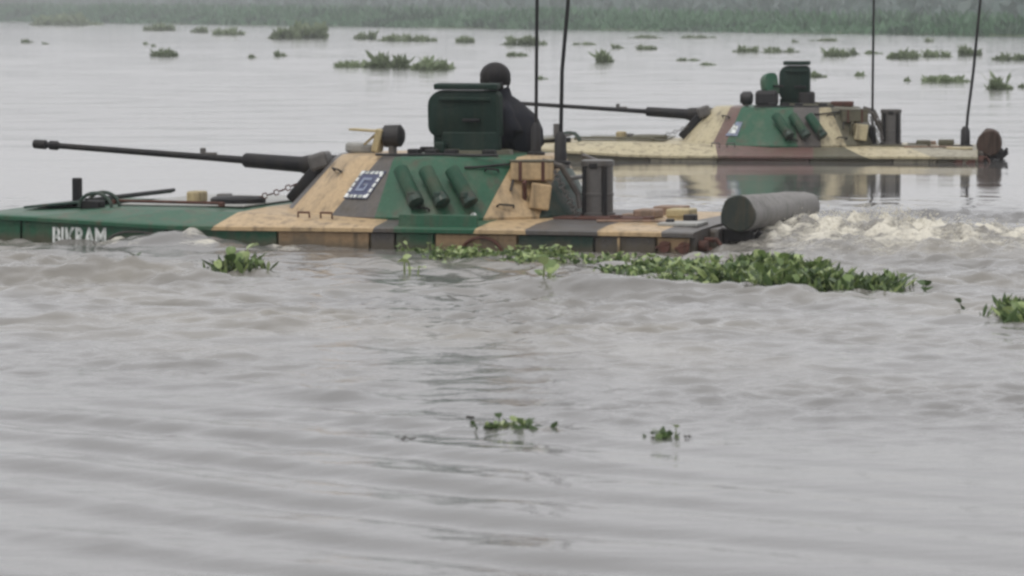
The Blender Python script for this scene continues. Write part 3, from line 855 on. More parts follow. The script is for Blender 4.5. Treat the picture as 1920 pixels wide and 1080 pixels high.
    def lid(cx, cy, cz, w, h, yaw, tilt, name, mt, ledge=True):
        b2 = MB()
        # rounded lid outline, extruded
        out = []
        for (sx, sz) in ((1, -1), (1, 1), (-1, 1), (-1, -1)):
            rr_ = .13 if sx < 0 else .06
            if sz < 0: rr_ = .09 if sx < 0 else .03
            ccx, ccz = sx * (w / 2 - rr_), sz * (h / 2 - rr_)
            a0 = {(1, -1): -90, (1, 1): 0, (-1, 1): 90, (-1, -1): 180}[(sx, sz)]
            for k_ in range(6):
                aa = R(a0 + 18 * k_)
                out.append((ccx + rr_ * math.cos(aa), ccz + rr_ * math.sin(aa)))
        Mx = Matrix.Translation((cx, cy, cz)) @ Matrix.Rotation(yaw, 4, 'Z') @ Matrix.Rotation(tilt, 4, 'X')
        rings = [[Mx @ Vector((p[0] * f_, yy, p[1] * f_)) for p in out] for (yy, f_) in ((-.055, .90), (-.045, .97), (.03, 1.0), (.045, .96))]
        b2.loft(rings)
        lo = b2.build(name, mt, tur, 35)
        def sub(nm, c, s, rot=(0, 0, 0), mt2=None):
            bb = MB().box(c, s, rot, bev=.012)
            for v in bb.bm.verts: v.co = Mx @ v.co
            return bb.build(nm, mt2 or mt, lo)
        if ledge:
            sub('rim_ledge', (.03, -.02, h / 2 + .035), (w * .86, .13, .05))
            sub('stiffener', (.02, -.07, h / 2 - .07), (w * .7, .03, .03))
        sub('hinge', (-.05, .02, -h / 2 - .05), (w * .7, .10, .14))
        sub('inner_handle', (.08, -.085, -.05), (.16, .03, .03), mt2=M['gun'])
        return lo
    if near:
        lid(.245, -.06, 1.075, .66, .40, .0, .06, 'open_hatch', M['hatch'])
        MB().box((.30, -.05, .83), (.52, .12, .22), bev=.03).build('hatch_hinge_block', M['hatch'], tur)
        MB().box((.06, -.12, .785), (.10, .2, .10), bev=.02).build('hatch_spring', M['hatch'], tur)
    else:
        lid(.20, -.10, 1.045, .42, .46, .0, .05, 'open_hatch', M['hatch'])
        MB().box((.36, -.08, .83), (.22, .16, .20), bev=.03).build('hatch_spring', M['black'], tur)
        l2 = lid(-.13, -.25, 1.03, .24, .30, .7, -.25, 'open_hatch', M['green'], ledge=False)
        MB().box((-.16, -.28, .84), (.30, .26, .22), bev=.05).build('sight_head', M['black'], tur)
        MB().box((.83, -.05, .765), (.30, .40, .065), bev=.012).build('roof_vent', M['rust'], tur)
    # whip aerials
    def whip(pts, base, nm='whip_antenna', par=tur):
        w_ = MB().tube(pts, [base * .55] + [base * .5] * (len(pts) - 2) + [base * .25], 7).build(nm, M['gun'], par)
        p0, p1 = Vector(pts[0]), Vector(pts[1])
        lathe_z(MB(), p0.x, p0.y, [(base * 2.6, p0.z - .005), (base * 2.6, p0.z + .02), (base * 1.6, p0.z + .03), (base * 1.5, p0.z + .22), (base * .8, p0.z + .27)], 12).build('antenna_base', M['black'], w_, 40)
        return w_
    if near:
        whip([(.905, -.15, .735), (.907, -.15, 1.2), (.912, -.15, 1.9), (.925, -.15, 2.8), (.95, -.15, 3.6)], .030)
        whip([(1.165, -.30, .665), (1.17, -.30, 1.00), (1.178, -.30, 1.45), (1.225, -.29, 2.0), (1.29, -.27, 3.5)], .034)
        MB().box((1.13, -.30, .645), (.20, .16, .035), bev=.008).build('antenna_bracket', K, tur)
    else:
        whip([(1.245, -.35, .22), (1.245, -.35, 1.0), (1.25, -.35, 1.8), (1.26, -.35, 3.4)], .034, par=root)
        whip([(2.47, -.25, .205), (2.50, -.25, .62), (2.57, -.25, 1.2), (2.64, -.25, 2.0), (2.78, -.25, 3.5)], .040, par=root)
    return root

near_v = build_vehicle(NEAR_O, NEAR_A, 'nearer armoured vehicle in green and tan camouflage with white lettering and blue emblem', True)
far_v = build_vehicle(FAR_O, FAR_A, 'farther armoured vehicle in pale tan, maroon and green camouflage behind the nearer one', False)

def make_log(veh, p0, p1, r0, r1, label, mt, mt2):
    p0, p1 = Vector(p0), Vector(p1)
    root = empty('log', veh.matrix_basis @ p0, veh.rotation_euler.z)
    tag(root, label, 'log', 'logs carried across vehicle sterns')
    d = p1 - p0
    n, seg = 16, 26
    ax = d.normalized(); a = ax.cross(Vector((0, 0, 1))).normalized(); b_ = ax.cross(a)
    rg = np.random.default_rng(int(r0 * 1000) + int(abs(p1.x) * 100))
    ph = rg.uniform(0, 6.28, 6)
    rings = []
    for i in range(n + 1):
        u = i / n
        rr = r0 + (r1 - r0) * u
        ring = []
        for k_ in range(seg):
            an = 2 * math.pi * k_ / seg
            q = 1 + .035 * math.sin(3 * an + ph[0] + 2 * u) + .025 * math.sin(5 * an + ph[1] + 5 * u) + .02 * math.sin(9 * u + ph[2] + an) + rg.normal(0, .012)
            ring.append(d * u + (a * math.cos(an) + b_ * math.sin(an)) * rr * q)
        rings.append(ring)
    MB().loft(rings, cap=False).build('bark', mt, root, 60)
    for i, s in ((0, -1), (n, 1)):
        c = Vector((0, 0, 0)) if i == 0 else d
        MB().loft([rings[i], [c + (Vector(p) - c) * .93 + ax * s * .012 for p in rings[i]], [c + (Vector(p) - c) * .4 + ax * s * .016 for p in rings[i]]], cap=True).build('cut_end', mt2, root, 30)
bpy.context.view_layer.update()
make_log(near_v, (2.88, -1.02, .30), (2.985, 1.02, .275), .150, .125, 'thick grey log lying across the stern of the nearer armoured vehicle', M['log'], M['log_end'])
make_log(far_v, (2.79, -1.02, .275), (2.80, 1.0, .27), .165, .145, 'dark brown log seen end on at the stern of the farther armoured vehicle', M['log_brown'], M['log_brown'])

# ------------------------------------------------------------------ crewman standing in the open hatch
def crewman():
    base = near_v.matrix_basis @ Vector((.47, .36, -.02))
    root = empty('person', base, near_v.rotation_euler.z)
    tag(root, 'person in dark clothing and padded headgear standing behind the open hatch of the nearer vehicle', 'person')
    # joints: name -> (position, radius); the figure faces local -x, head turned a little away from the camera
    J = [((.06, 0, .62), .150), ((.05, 0, .80), .155), ((.02, 0, .98), .165), ((.0, 0, 1.10), .150), ((-.01, 0, 1.185), .085), ((-.03, 0, 1.25), .066), ((-.05, 0, 1.32), .075),   # 0-6 spine, neck, skull base
         ((-.045, 0, 1.405), .088),                                                                                                                             # 7 skull
         ((.03, -.17, 1.11), .085), ((.15, -.27, .93), .062), ((.02, -.25, .80), .050), ((-.16, -.20, .80), .034), ((-.23, -.19, .80), .030),                      # 8-12 near arm, elbow out behind
         ((.03, .17, 1.11), .085), ((.10, .27, .91), .062), ((-.04, .26, .80), .050), ((-.20, .22, .80), .034), ((-.27, .21, .80), .030),                          # 13-17 far arm
         ((.06, -.10, .56), .105), ((.04, -.11, .18), .085), ((.08, -.11, -.22), .055), ((-.04, -.11, -.27), .045),                                                # 18-21 near leg
         ((.06, .10, .56), .105), ((.04, .11, .18), .085), ((.08, .11, -.22), .055), ((-.04, .11, -.27), .045)]                                                    # 22-25
    E_ = [(0, 1), (1, 2), (2, 3), (3, 4), (4, 5), (5, 6), (6, 7), (3, 8), (8, 9), (9, 10), (10, 11), (11, 12), (3, 13), (13, 14), (14, 15), (15, 16), (16, 17),
          (0, 18), (18, 19), (19, 20), (20, 21), (0, 22), (22, 23), (23, 24), (24, 25)]
    def skin(J, E_, sub):
        me_ = bpy.data.meshes.new('body')
        me_.from_pydata([j[0] for j in J], E_, [])
        tmp = bpy.data.objects.new('body', me_)
        COL.objects.link(tmp)
        sk = tmp.modifiers.new('skin', 'SKIN')
        tmp.data.skin_vertices[0].data[0].use_root = True
        for v, j in zip(tmp.data.skin_vertices[0].data, J):
            v.radius = (j[1], j[1])
        ss_ = tmp.modifiers.new('sub', 'SUBSURF'); ss_.levels = sub; ss_.render_levels = sub
        bpy.context.view_layer.update()
        out = bpy.data.meshes.new_from_object(tmp.evaluated_get(bpy.context.evaluated_depsgraph_get()))
        bpy.data.objects.remove(tmp)
        return out
    body = skin(J, E_, 2)
    bm = bmesh.new(); bm.from_mesh(body)
    # hands: palm continues the wrist; five tapered bent fingers closed over the hatch rim
    for (wx, wy) in ((-.23, -.19), (-.27, .21)):
        fJ = [((wx, wy, .80), .030), ((wx - .055, wy, .805), .036)]
        fE = [(0, 1)]
        for k_, (off, ln) in enumerate(((-.030, .058), (-.010, .070), (.010, .074), (.030, .066))):
            i0 = len(fJ)
            fJ += [((wx - .085, wy + off, .806), .0100), ((wx - .085 - ln * .5, wy + off * 1.1, .800), .0090), ((wx - .085 - ln * .75, wy + off * 1.1, .800 - ln * .45), .0075)]
            fE += [(1, i0), (i0, i0 + 1), (i0 + 1, i0 + 2)]
        i0 = len(fJ); s_ = 1 if wy < 0 else -1
        fJ += [((wx - .03, wy + s_ * .042, .800), .0115), ((wx - .065, wy + s_ * .055, .785), .0100), ((wx - .09, wy + s_ * .045, .768), .008)]
        fE += [(0, i0), (i0, i0 + 1), (i0 + 1, i0 + 2)]
        hmesh = skin(fJ, fE, 1)
        bm.from_mesh(hmesh)
    # face: nose, eyes, mouth relief on the front (-x) of the head
    for (c, r_, sc) in (((-.140, 0, 1.375), .016, (1.2, .8, 1.3)), ((-.125, -.033, 1.400), .013, (.6, 1.2, .7)), ((-.125, .033, 1.400), .013, (.6, 1.2, .7)), ((-.126, 0, 1.335), .014, (.6, 1.8, .5))):
        rr = bmesh.ops.create_icosphere(bm, subdivisions=2, radius=r_)
        for v in rr['verts']:
            v.co = Vector((c[0] + v.co.x * sc[0], c[1] + v.co.y * sc[1], c[2] + v.co.z * sc[2]))
    # head turns away from the camera
    piv = Vector((-.03, 0, 1.25))
    rot = Matrix.Rotation(R(-70), 3, 'Z')
    for v in bm.verts:
        if v.co.z > 1.22:
            v.co = piv + rot @ (v.co - piv) + Vector((-.055, 0, 0)) * min(1.0, (v.co.z - 1.20) / .1)
    for f in bm.faces:
        c = f.calc_center_median()
        skin_zone = c.z > 1.235 or (c.x < -.20 and .74 < c.z < .86)
        f.material_index = 1 if skin_zone else 0
        f.smooth = True
    body2 = bpy.data.meshes.new('body'); bm.to_mesh(body2); bm.free()
    body2.materials.append(M['cloth']); body2.materials.append(M['skin'])
    bo = link_mesh('body', body2, root)
    # padded crew helmet with ribs, ear pads and chin strap
    hb = MB()
    rings = []
    for i in range(12):
        ph_ = R(-32 + 118 * i / 11)
        rr, zz = math.cos(ph_), math.sin(ph_)
        ring = []
        for k_ in range(40):
            an = 2 * math.pi * k_ / 40
            rib = 1 + .035 * (math.cos(an * 8) > .2) * (i > 3)
            front = max(0, -math.cos(an))
            low = 1.0 if zz > .1 else 1 - .55 * front ** 3
            ring.append((-.032 + .140 * rr * math.cos(an) * rib * low, .132 * rr * math.sin(an) * rib, 1.400 + .128 * zz * (1.0 + .02 * rib)))
        rings.append(ring)
    hb.loft(rings)
    hb.ball((-.02, -.112, 1.375), .045, 2, (1, .5, 1.25)).ball((-.02, .112, 1.375), .045, 2, (1, .5, 1.25))
    hb.tube([(-.03, -.115, 1.34), (-.07, -.085, 1.275), (-.095, 0, 1.262), (-.07, .085, 1.275), (-.03, .115, 1.34)], .010, 6)
    hb.tube([(.085, -.06, 1.33), (.095, 0, 1.325), (.085, .06, 1.33)], .032, 8)
    for v in hb.bm.verts:
        v.co = piv + rot @ (v.co - piv) + Vector((-.055, 0, 0)) * min(1.0, (v.co.z - 1.20) / .1)
    hb.build('helmet', M['helmet'], root, 0)
    # jacket: collar, and loose cloth over shoulders and back
    jk = MB()
    sec = [(.70, .045, .215, .185), (.82, .095, .240, .245), (.95, .09, .262, .245), (1.06, .06, .260, .225), (1.14, .01, .215, .175), (1.19, -.012, .155, .140), (1.235, -.035, .100, .095), (1.30, -.055, .098, .094), (1.31, -.055, .080, .076)]
    jk.loft([[(cx_ + ry_ * math.cos(an) * (1 + .03 * math.sin(5 * an + z_ * 9)), rx_ * math.sin(an) * (1 + .02 * math.sin(7 * an + z_ * 14)), z_ + .008 * math.sin(3 * an)) for an in np.linspace(0, 2 * math.pi, 33)[:-1]] for (z_, cx_, rx_, ry_) in sec])
    for sy in (-1, 1):
        ex = .15 if sy < 0 else .10
        jk.tube([(.02, sy * .16, 1.12), (.07, sy * .215, 1.05), (ex + .01, sy * .272, .93), (ex - .03, sy * .27, .86), (.02 - (sy > 0) * .06, sy * .252, .81), (-.13, sy * .215, .80)], [.098, .094, .082, .078, .068, .046], 14)
    jk.build('jacket', M['cloth'], root, 0)
    return root
crewman()

# ------------------------------------------------------------------ water hyacinth near the camera: single leaves
def leaf_mesh(name, seed, mat, kind):
    rg = np.random.default_rng(seed)
    bm = bmesh.new()
    # swollen stalk rising from the water
    L_, bend = rg.uniform(.07, .11), rg.uniform(.01, .03)
    st = [Vector((0, 0, -.03)), Vector((bend * .4, 0, L_ * .4)), Vector((bend, 0, L_))]
    rad = [.006, .011, .005]
    rings = [[bm.verts.new(p + Vector((r_ * math.cos(a), r_ * math.sin(a), 0))) for a in (0, 2.1, 4.2)] for p, r_ in zip(st, rad)]
    for i in range(2):
        for k_ in range(3):
            bm.faces.new((rings[i][k_], rings[i][(k_ + 1) % 3], rings[i + 1][(k_ + 1) % 3], rings[i + 1][k_]))
    # rounded cupped blade
    w, l = rg.uniform(.045, .060), rg.uniform(.085, .115)
    up = {0: 1.0, 1: .55, 2: .2}[kind]
    o = st[-1]
    def pt(u, v):
        x = u * l
        wid = w * math.sin(math.pi * min(1, .12 + .88 * u)) ** .6 if u < 1 else 0.0
        cup = .30 * wid * v * v
        f = x * (1 - .25 * u)
        return o + Vector((f * math.cos(up) + x * .1 * u, v * wid, f * math.sin(up) + cup - .25 * x * u * (1 - up)))
    us = (0.0, .3, .65, .92)
    rows = [[bm.verts.new(pt(u, v)) for v in (-1, 0, 1)] for u in us]
    tip = bm.verts.new(pt(1.0, 0))
    for i in range(3):
        for j in range(2):
            f = bm.faces.new((rows[i][j], rows[i][j + 1], rows[i + 1][j + 1], rows[i + 1][j])); f.smooth = True
    bm.faces.new((rows[3][0], rows[3][1], tip)); bm.faces.new((rows[3][1], rows[3][2], tip))
    me_ = bpy.data.meshes.new(name)
    bm.to_mesh(me_); bm.free()
    me_.materials.append(mat)
    return me_
LV = [[leaf_mesh('leaf', 10 * k_ + m_, LEAF[m_], k_) for k_ in range(3)] for m_ in range(3)]

def plant(name, label, spots, scale=(.8, 1.25), tones=(.35, .4, .25), group=None, stand=(.35, .4, .25), under=0, ustand=1.0):
    """spots: (x, y) of each leaf's foot"""
    cx, cy = np.mean([p[0] for p in spots]), np.mean([p[1] for p in spots])
    root = empty(name, (cx, cy, wz(cx, cy)))
    tag(root, label, 'water plant', group)
    if under:                                # the tangle of small leaves and stalks between the larger ones
        uq = np.array([spots[i] for i in RNG.integers(0, len(spots), under)]) + RNG.normal(0, .05, (under, 2))
        zz = water_fields(uq[:, 0], uq[:, 1])[0]
        um = blades('undergrowth', np.stack([uq[:, 0] - cx, uq[:, 1] - cy, zz - root.location.z - .01], -1), RNG.uniform(.02, .055, under), RNG.uniform(.03, .11, under) * ustand, LEAF[1], .6)
        um.materials.append(LEAF[2]); um.materials.append(LEAF[0])
        um.polygons.foreach_set('material_index', RNG.choice(3, under, p=(.3, .5, .2)).astype(np.int32))
        tag(link_mesh('undergrowth', um, root), kind='stuff')
    for (x, y) in spots:
        m_ = int(RNG.choice(3, p=tones)); k_ = int(RNG.choice(3, p=stand))
        lf = bpy.data.objects.new('leaf', LV[m_][k_])
        COL.objects.link(lf)
        lf.parent = root
        lf.location = (x - cx, y - cy, wz(x, y) - root.location.z + RNG.uniform(-.05, .004))
        s_ = RNG.uniform(*scale) * (.72 + .55 * abs(math.sin(3.1 * x + 1.7 * y + cx)))
        lf.scale = (s_, s_, s_)
        lf.rotation_euler = (RNG.normal(0, .18), RNG.normal(0, .18), RNG.uniform(0, 6.28))
    return root

def mat_spots(poly, n, cluster=None):
    """n points inside a polygon (world x, y), gathered in rosettes"""
    P = np.array(poly)
    def inside(x, y):
        c = False; j = len(P) - 1
        for i in range(len(P)):
            if (P[i, 1] > y) != (P[j, 1] > y) and x < (P[j, 0] - P[i, 0]) * (y - P[i, 1]) / (P[j, 1] - P[i, 1]) + P[i, 0]:
                c = not c
            j = i
        return c
    out, ros = [], []
    lo, hi = P.min(0), P.max(0)
    while len(ros) < (cluster or max(3, n // 7)):
        x, y = RNG.uniform(lo[0], hi[0]), RNG.uniform(lo[1], hi[1])
        if inside(x, y): ros.append((x, y))
    while len(out) < n:
        r_ = ros[RNG.integers(len(ros))]
        if RNG.uniform() < .14:                # stragglers at the ragged edge
            out.append((r_[0] + RNG.normal(0, .08), r_[1] + RNG.normal(0, .28)))
            continue
        out.append((r_[0] + RNG.normal(0, .055), r_[1] + RNG.normal(0, .12)))
    return out

def hull_side(x, off):
    """world x, y of a point beside the nearer hull"""
    c, s = math.cos(R(NEAR_A)), math.sin(R(NEAR_A))
    return NEAR_O.x + x * c - off * s * 1.0, NEAR_O.y - x * s - off * c
NP = 'water hyacinth drifting near the nearer vehicle'
plant('water_hyacinth_mat', 'long straggling strip of pale green water hyacinth against the side of the nearer vehicle',
      mat_spots([hull_side(.10, 1.80), hull_side(1.95, 2.0), hull_side(1.95, 2.3), hull_side(1.7, 3.1), hull_side(1.3, 2.2), hull_side(.8, 2.6), hull_side(.6, 1.9), hull_side(.15, 1.85)], 290, 110), (.30, .54), (.55, .3, .15), NP, (.2, .4, .4), 1500, .36)
plant('water_hyacinth_mat', 'light green water hyacinth mat below the tan stern panel of the nearer vehicle',
      mat_spots([hull_side(1.95, 2.55), hull_side(2.6, 2.35), (1.55, 29.6), (1.5, 28.0), (.95, 28.5)], 180, 34), (.38, .66), (.48, .34, .18), NP, (.35, .4, .25), 1300, .6)
plant('water_hyacinth_mat', 'large dense dark green water hyacinth mat right of the log, in front of the foam',
      mat_spots([(1.45, 27.9), (1.60, 29.3), (1.9, 30.3), (2.15, 30.0), (2.25, 29.1), (2.38, 28.3), (2.88, 27.6), (2.3, 27.25), (1.8, 27.3)], 290, 44), (.42, .82), (.26, .34, .40), NP, (.5, .35, .15), 3000, 1.15)
plant('water_hyacinth_mat', 'green water hyacinth clump cut by the right edge of the photo',
      mat_spots([(3.12, 24.25), (3.26, 25.3), (3.5, 25.6), (3.9, 25.2), (3.8, 24.3), (3.4, 24.0)], 170, 40), (.42, .8), (.3, .35, .35), NP, (.5, .35, .15), 1600, 1.1)
plant('water_hyacinth', 'upright fresh green water hyacinth plant before the green bow panel with white foam flecks',
      [(-2.10 + RNG.normal(0, .06), 29.25 + RNG.normal(0, .12)) for _ in range(14)] + [(-1.92, 29.2), (-1.90, 29.3), (-2.14, 29.5), (-2.12, 29.6)], (.55, 1.15), (.4, .35, .25), NP, (.6, .3, .1), 120, 1.2)
plant('water_hyacinth', 'flat half sunk hyacinth leaves below the white lettering',
      [(x, 30.1 + RNG.normal(0, .12)) for x in (-3.18, -3.12, -3.05, -2.98, -2.93, -2.9)], (.5, .8), (.2, .5, .3), NP, (.0, .2, .8))
plant('water_hyacinth', 'small hyacinth plant alone in the grey foreground water, the wider of two',
      [(x, 18.25 + RNG.normal(0, .06)) for x in (-.075, -.05, -.02, .0, .03, .05, .075, .02, .06, -.06)], (.36, .54), (.45, .35, .2), NP, (.2, .4, .4), 40, .45)
plant('water_hyacinth', 'tiny upright hyacinth sprig alone in foreground water, the narrower of two',
      [(x, 17.8 + RNG.normal(0, .04)) for x in (.67, .70, .69, .66)] + [(.745, 17.85)], (.36, .56), (.3, .4, .3), NP, (.4, .4, .2), 12, .5)
plant('water_hyacinth', 'pale thin hyacinth stems sticking up before the large hyacinth mats',
      [(.26 + RNG.normal(0, .03), 27.9 + RNG.normal(0, .2)) for _ in range(9)], (.5, .95), (.8, .2, 0), NP, (.9, .1, 0))
plant('water_hyacinth', 'single dark round hyacinth leaf beside the pale thin stems', [(.42, 28.0), (.44, 28.05)], (.5, .7), (0, .2, .8), NP, (.6, .4, 0))
plant('water_hyacinth', 'dark bent hyacinth sprig just right of the large dark green mat', [(2.86, 27.2), (2.88, 27.3), (2.87, 27.2)], (.5, .8), (0, .2, .8), NP, (.8, .2, 0))
plant('water_hyacinth', 'small dark hyacinth leaf between the bent sprig and the right edge clump', [(2.95, 25.6), (2.97, 25.65)], (.45, .65), (0, .2, .8), NP, (.8, .2, 0))
plant('water_hyacinth', 'pale yellowish hyacinth leaves lying in the water below the left end of the strip',
      [(-.80, 29.1), (-.75, 29.0), (-.70, 29.1), (-.77, 29.2)], (.7, 1.0), (1, 0, 0), NP, (.1, .4, .5))

def scrap(label, x, y, l_, w_, yaw):
    n_ = 7
    v = [(l_ * (i / (n_ - 1) - .5), sy * w_ * math.sin(math.pi * (.1 + .8 * i / (n_ - 1))), .006 * math.sin(2.5 * i) + .004) for i in range(n_) for sy in (-1, 1)]
    f = [(2 * i, 2 * i + 2, 2 * i + 3, 2 * i + 1) for i in range(n_ - 1)]
    o = link_mesh('floating_leaf', mesh_np('floating_leaf', v, f, M['dead_leaf'], True))
    o.location = (x, y, wz(x, y) + .004); o.rotation_euler = (0.12, 0.05, yaw)
    tag(o, label, 'leaf')
scrap('dark dead leaf scrap floating lower left of the wider foreground hyacinth plant', -.48, 17.64, .10, .030, .2)
scrap('dark speck of dead leaf floating just left of the wider foreground hyacinth plant', -.20, 18.65, .05, .022, 1.0)
scrap('small brown leaf scrap floating right of the narrow foreground sprig', .80, 17.75, .05, .020, -.3)

# ------------------------------------------------------------------ drifting patches out on the river
def drift(cx, y, w, h, label, group, dens=1.0, lumps=1, tall=None):
    """patch w metres wide and h metres tall at world cx, y"""
    n = int(np.clip(70 * dens * (w / max(h, .15)) ** .6, 14, 420))
    dep = min(max(w * .55, .3), 9)
    u = RNG.uniform(-1, 1, n); v = RNG.uniform(-1, 1, n)
    v *= np.sqrt(np.clip(1 - u * u, 0, 1))
    prof = (0.22 + 0.78 * np.abs(np.sin((u * lumps + 1.1 * lumps) * 1.9 + w + .6 * np.sin(5 * u + w))) ** 1.4) * np.clip(1.15 - np.abs(u) ** 3, .25, 1)
    hh = h * prof * RNG.uniform(.3, 1.35, n)
    P = np.stack([u * w / 2, v * dep / 2, np.full(n, -.02)], -1)
    W = np.full(n, max(.09, h * .30)) * RNG.uniform(.7, 1.5, n) * (1 + .25 * math.sqrt(w))
    if tall:
        for (uu, hm_) in tall:
            P = np.concatenate([P, np.array([[uu * w / 2, 0, 0], [uu * w / 2 + .04, 0, .3 * h * hm_]])]); hh = np.append(hh, [h * hm_, h * hm_ * .7]); W = np.append(W, [h * .35, h * .4])
    me_ = blades('hyacinth_patch', P, W, hh, M['far_leaf'], .45)
    o = link_mesh('hyacinth_patch', me_)
    o.location = (cx, y, 0)
    tag(o, label, 'water plant', group)

def px_drift(px, py, wpx, hpx, *a, **k):
    """photo-measured patch: centre and size in the 1920-wide photo, its foot at py + hpx / 2 on the river"""
    foot = py + hpx / 2
    y = 1.93 * 7360 / (foot - 25)
    drift((px - 960) / 7360 * y, y, wpx / 7360 * y, hpx / 7360 * y * .95, *a, **k)

G1, G2, G3 = 'hyacinth patches drifting left of the near crewman', 'hyacinth patches drifting right of the near crewman', 'hyacinth patches along the far bank'
SPECK = 'tiny speck of floating hyacinth far out on the pale river'
GS = 'tiny hyacinth specks far out on the river'
px_drift(125, 36, 130, 22, 'dark green hyacinth mass bulging from the far bank at the upper left corner', G3, dens=3, lumps=3)
px_drift(310, 97, 48, 15, 'small low mound of hyacinth with a raised middle, alone on the left open water', G1, dens=1.2, tall=[(.0, 1.2)])
px_drift(300, 50, 60, 14, 'bank side hyacinth tongue above the lone mound', G3, dens=1.6, lumps=2)
px_drift(428, 58, 62, 14, 'flat dark hyacinth strip near the bank between two taller masses on the left', G1, dens=1.5, lumps=2)
px_drift(375, 55, 34, 11, 'short hyacinth strip touching the left end of a flat dark strip near the bank', G1)
px_drift(535, 60, 56, 24, 'left half of the tall bright green hyacinth mass near the left bank', G3, dens=2, lumps=2)
px_drift(580, 56, 62, 30, 'right and taller half of the bright green hyacinth mass near the left bank', G3, dens=2.4, lumps=2)
px_drift(685, 64, 40, 18, 'greyish hyacinth tuft at the left end of the long row by the bank', G1, lumps=2)
px_drift(765, 70, 110, 14, 'long low hyacinth row near the bank, left of the crewman', G1, dens=2.2, lumps=5)
px_drift(873, 72, 34, 14, 'square little hyacinth patch just above the crewman', G1, dens=1.2)
px_drift(660, 118, 72, 14, 'thin left tail of the hyacinth raft left of the crewman', G1, dens=1.5, lumps=4)
px_drift(728, 112, 80, 28, 'peaked middle hump of the hyacinth raft left of the crewman', G1, dens=2, lumps=2)
px_drift(808, 118, 70, 24, 'rounded hyacinth raft nearest to the crewman on his left', G1, dens=2, lumps=2, tall=[(-.3, 1.15)])
px_drift(848, 118, 10, 20, 'single upright hyacinth stalk between the rounded raft and the crewman', G1, dens=.5)
px_drift(982, 75, 84, 17, 'hyacinth patch behind the left whip aerial of the nearer vehicle, close to the bank', G2, dens=1.8, lumps=2)
px_drift(970, 100, 40, 9, 'thin hyacinth streak beneath the patch behind the left whip aerial', G2)
px_drift(1095, 81, 46, 6, 'hair thin hyacinth streak right of the aerials near the bank', G2)
px_drift(1157, 85, 20, 11, 'small pale hyacinth tuft between the thin streak and the wider tuft', G2)
px_drift(1212, 87, 36, 11, 'wider pale hyacinth tuft above the long gun of the farther vehicle', G2)
px_drift(1135, 105, 30, 22, 'upright hyacinth plant with a tall left stalk above the farther gun', G2, dens=.9, tall=[(-.7, 1.3)])
px_drift(1290, 110, 44, 6, 'scattered thin hyacinth line above the farther turret, left part', G2, dens=.8)
px_drift(1328, 118, 30, 7, 'scattered thin hyacinth line above the farther turret, lower right part', G2, dens=.7)
px_drift(1210, 68, 66, 6, 'thin hyacinth streak hugging the bank above the farther gun', G3)
px_drift(1305, 68, 76, 6, 'thin hyacinth streak hugging the bank above the farther turret front', G3)
px_drift(1398, 90, 50, 14, 'left clumped half of the hyacinth row above the farther open hatch', G2, dens=1.3, lumps=3)
px_drift(1460, 92, 72, 11, 'right flat half of the hyacinth row above the farther open hatch', G2, dens=1.4, lumps=3)
px_drift(1568, 96, 44, 18, 'round hyacinth patch left of the right hand aerials, beside a narrow stalk', G2, dens=1.3)
px_drift(1600, 94, 14, 16, 'narrow hyacinth stalk clump right next to the round patch', G2, dens=.6)
px_drift(1636, 97, 32, 7, 'flat hyacinth dash crossed by the straight aerial of the farther vehicle', G2)
px_drift(1692, 99, 54, 20, 'full hyacinth patch just right of the straight aerial of the farther vehicle', G2, dens=1.8, lumps=2)
px_drift(1752, 99, 62, 14, 'lower hyacinth tail joining the full patch on its right', G2, dens=1.4, lumps=3)
px_drift(1818, 93, 40, 20, 'hyacinth patch crossed by the leaning aerial of the farther vehicle', G2, dens=1.2)
px_drift(1892, 104, 60, 16, 'hyacinth patch at the right edge of the photo near the bank', G2, dens=1.6, lumps=2)
px_drift(1535, 138, 30, 12, 'small hyacinth tuft touching the right side of the farther open hatch', G2)
px_drift(1613, 137, 20, 9, 'faint hyacinth tuft between the farther hatch and the straight aerial', G2, dens=.6)
px_drift(1768, 146, 96, 14, 'long flat hyacinth strip left of the leaning aerial', G2, dens=2.4, lumps=4)
px_drift(1702, 147, 14, 9, 'little hyacinth dot before the left end of the long flat strip', G2, dens=.5)
px_drift(1873, 155, 46, 22, 'hyacinth clump with two raised leaves, right of the leaning aerial', G2, dens=1.5, tall=[(-.35, 1.7), (.45, 1.5)])
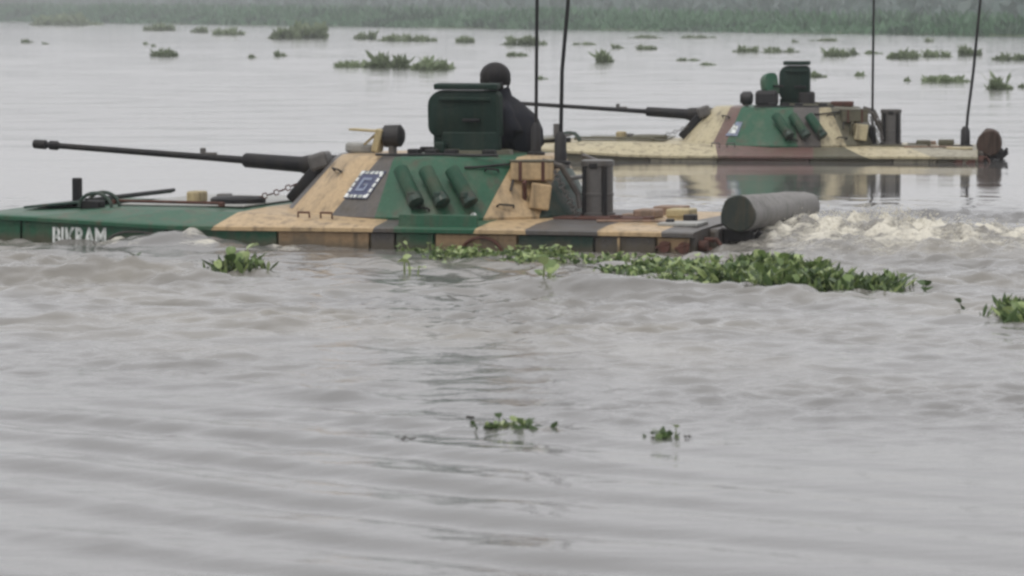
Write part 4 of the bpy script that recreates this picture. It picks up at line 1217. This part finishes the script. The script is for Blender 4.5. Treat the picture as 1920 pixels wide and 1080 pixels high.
px_drift(1916, 158, 10, 11, 'hyacinth bit cut by the right edge beside the clump with two raised leaves', G2, dens=.5)
px_drift(1018, 143, 22, 9, 'sparse hyacinth bits just right of the left whip aerial, above the farther gun muzzle', G2, dens=.5)
px_drift(1742, 74, 18, 9, 'dark hyacinth bump at the bank edge above the lower tail patch', G3, dens=.6)
px_drift(1545, 74, 60, 6, 'thin hyacinth streak by the bank above the round patch', G3)
for (a, b_, c, d) in ((52, 75, 20, 9), (88, 80, 12, 6), (275, 80, 12, 6), (290, 84, 10, 6), (475, 104, 16, 8), (527, 99, 24, 12), (1490, 76, 16, 6), (1265, 370, 14, 4), (190, 260, 8, 5)):
    if b_ < 200:
        px_drift(a, b_, c, d, SPECK, GS, dens=.5)

# ------------------------------------------------------------------ spray thrown up by the tracks
n = 2400
V, F = [], []
ico = bmesh.new(); bmesh.ops.create_icosphere(ico, subdivisions=1, radius=1.0)
iv = np.array([v.co[:] for v in ico.verts]); ifc = [[v.index for v in f.verts] for f in ico.faces]; ico.free()
cA, sA = math.cos(R(NEAR_A)), math.sin(R(NEAR_A))
k = 0
while k < n:
    lx = 3.05 + RNG.gamma(2.2, .45); ly = RNG.normal(0.1, .55)
    x, y = NEAR_O.x + lx * cA + ly * sA, NEAR_O.y - lx * sA + ly * cA
    hgt = max(0.0, .11 * math.exp(-((lx - 3.9) / .9) ** 2)) * RNG.uniform(0, 1) ** 1.6
    r_ = RNG.uniform(.002, .0065)
    z = wz(x, y) + hgt
    sc = np.array([RNG.uniform(.8, 2.0), RNG.uniform(.8, 1.4), RNG.uniform(.5, 1.2)]) * r_
    pts = iv * sc * RNG.uniform(.75, 1.25, (len(iv), 1)) + np.array([x, y, z])
    off = len(V)
    V.extend(pts.tolist()); F.extend([[i + off for i in f] for f in ifc])
    k += 1
spray = paint('white_water', (0.62, 0.59, 0.51), 0.55, dirt=0.3, dirt_col=(.45, .40, .32), bump=0.0)
tag(link_mesh('wake_spray', mesh_np('wake_spray', V, F, spray, True)), kind='stuff')
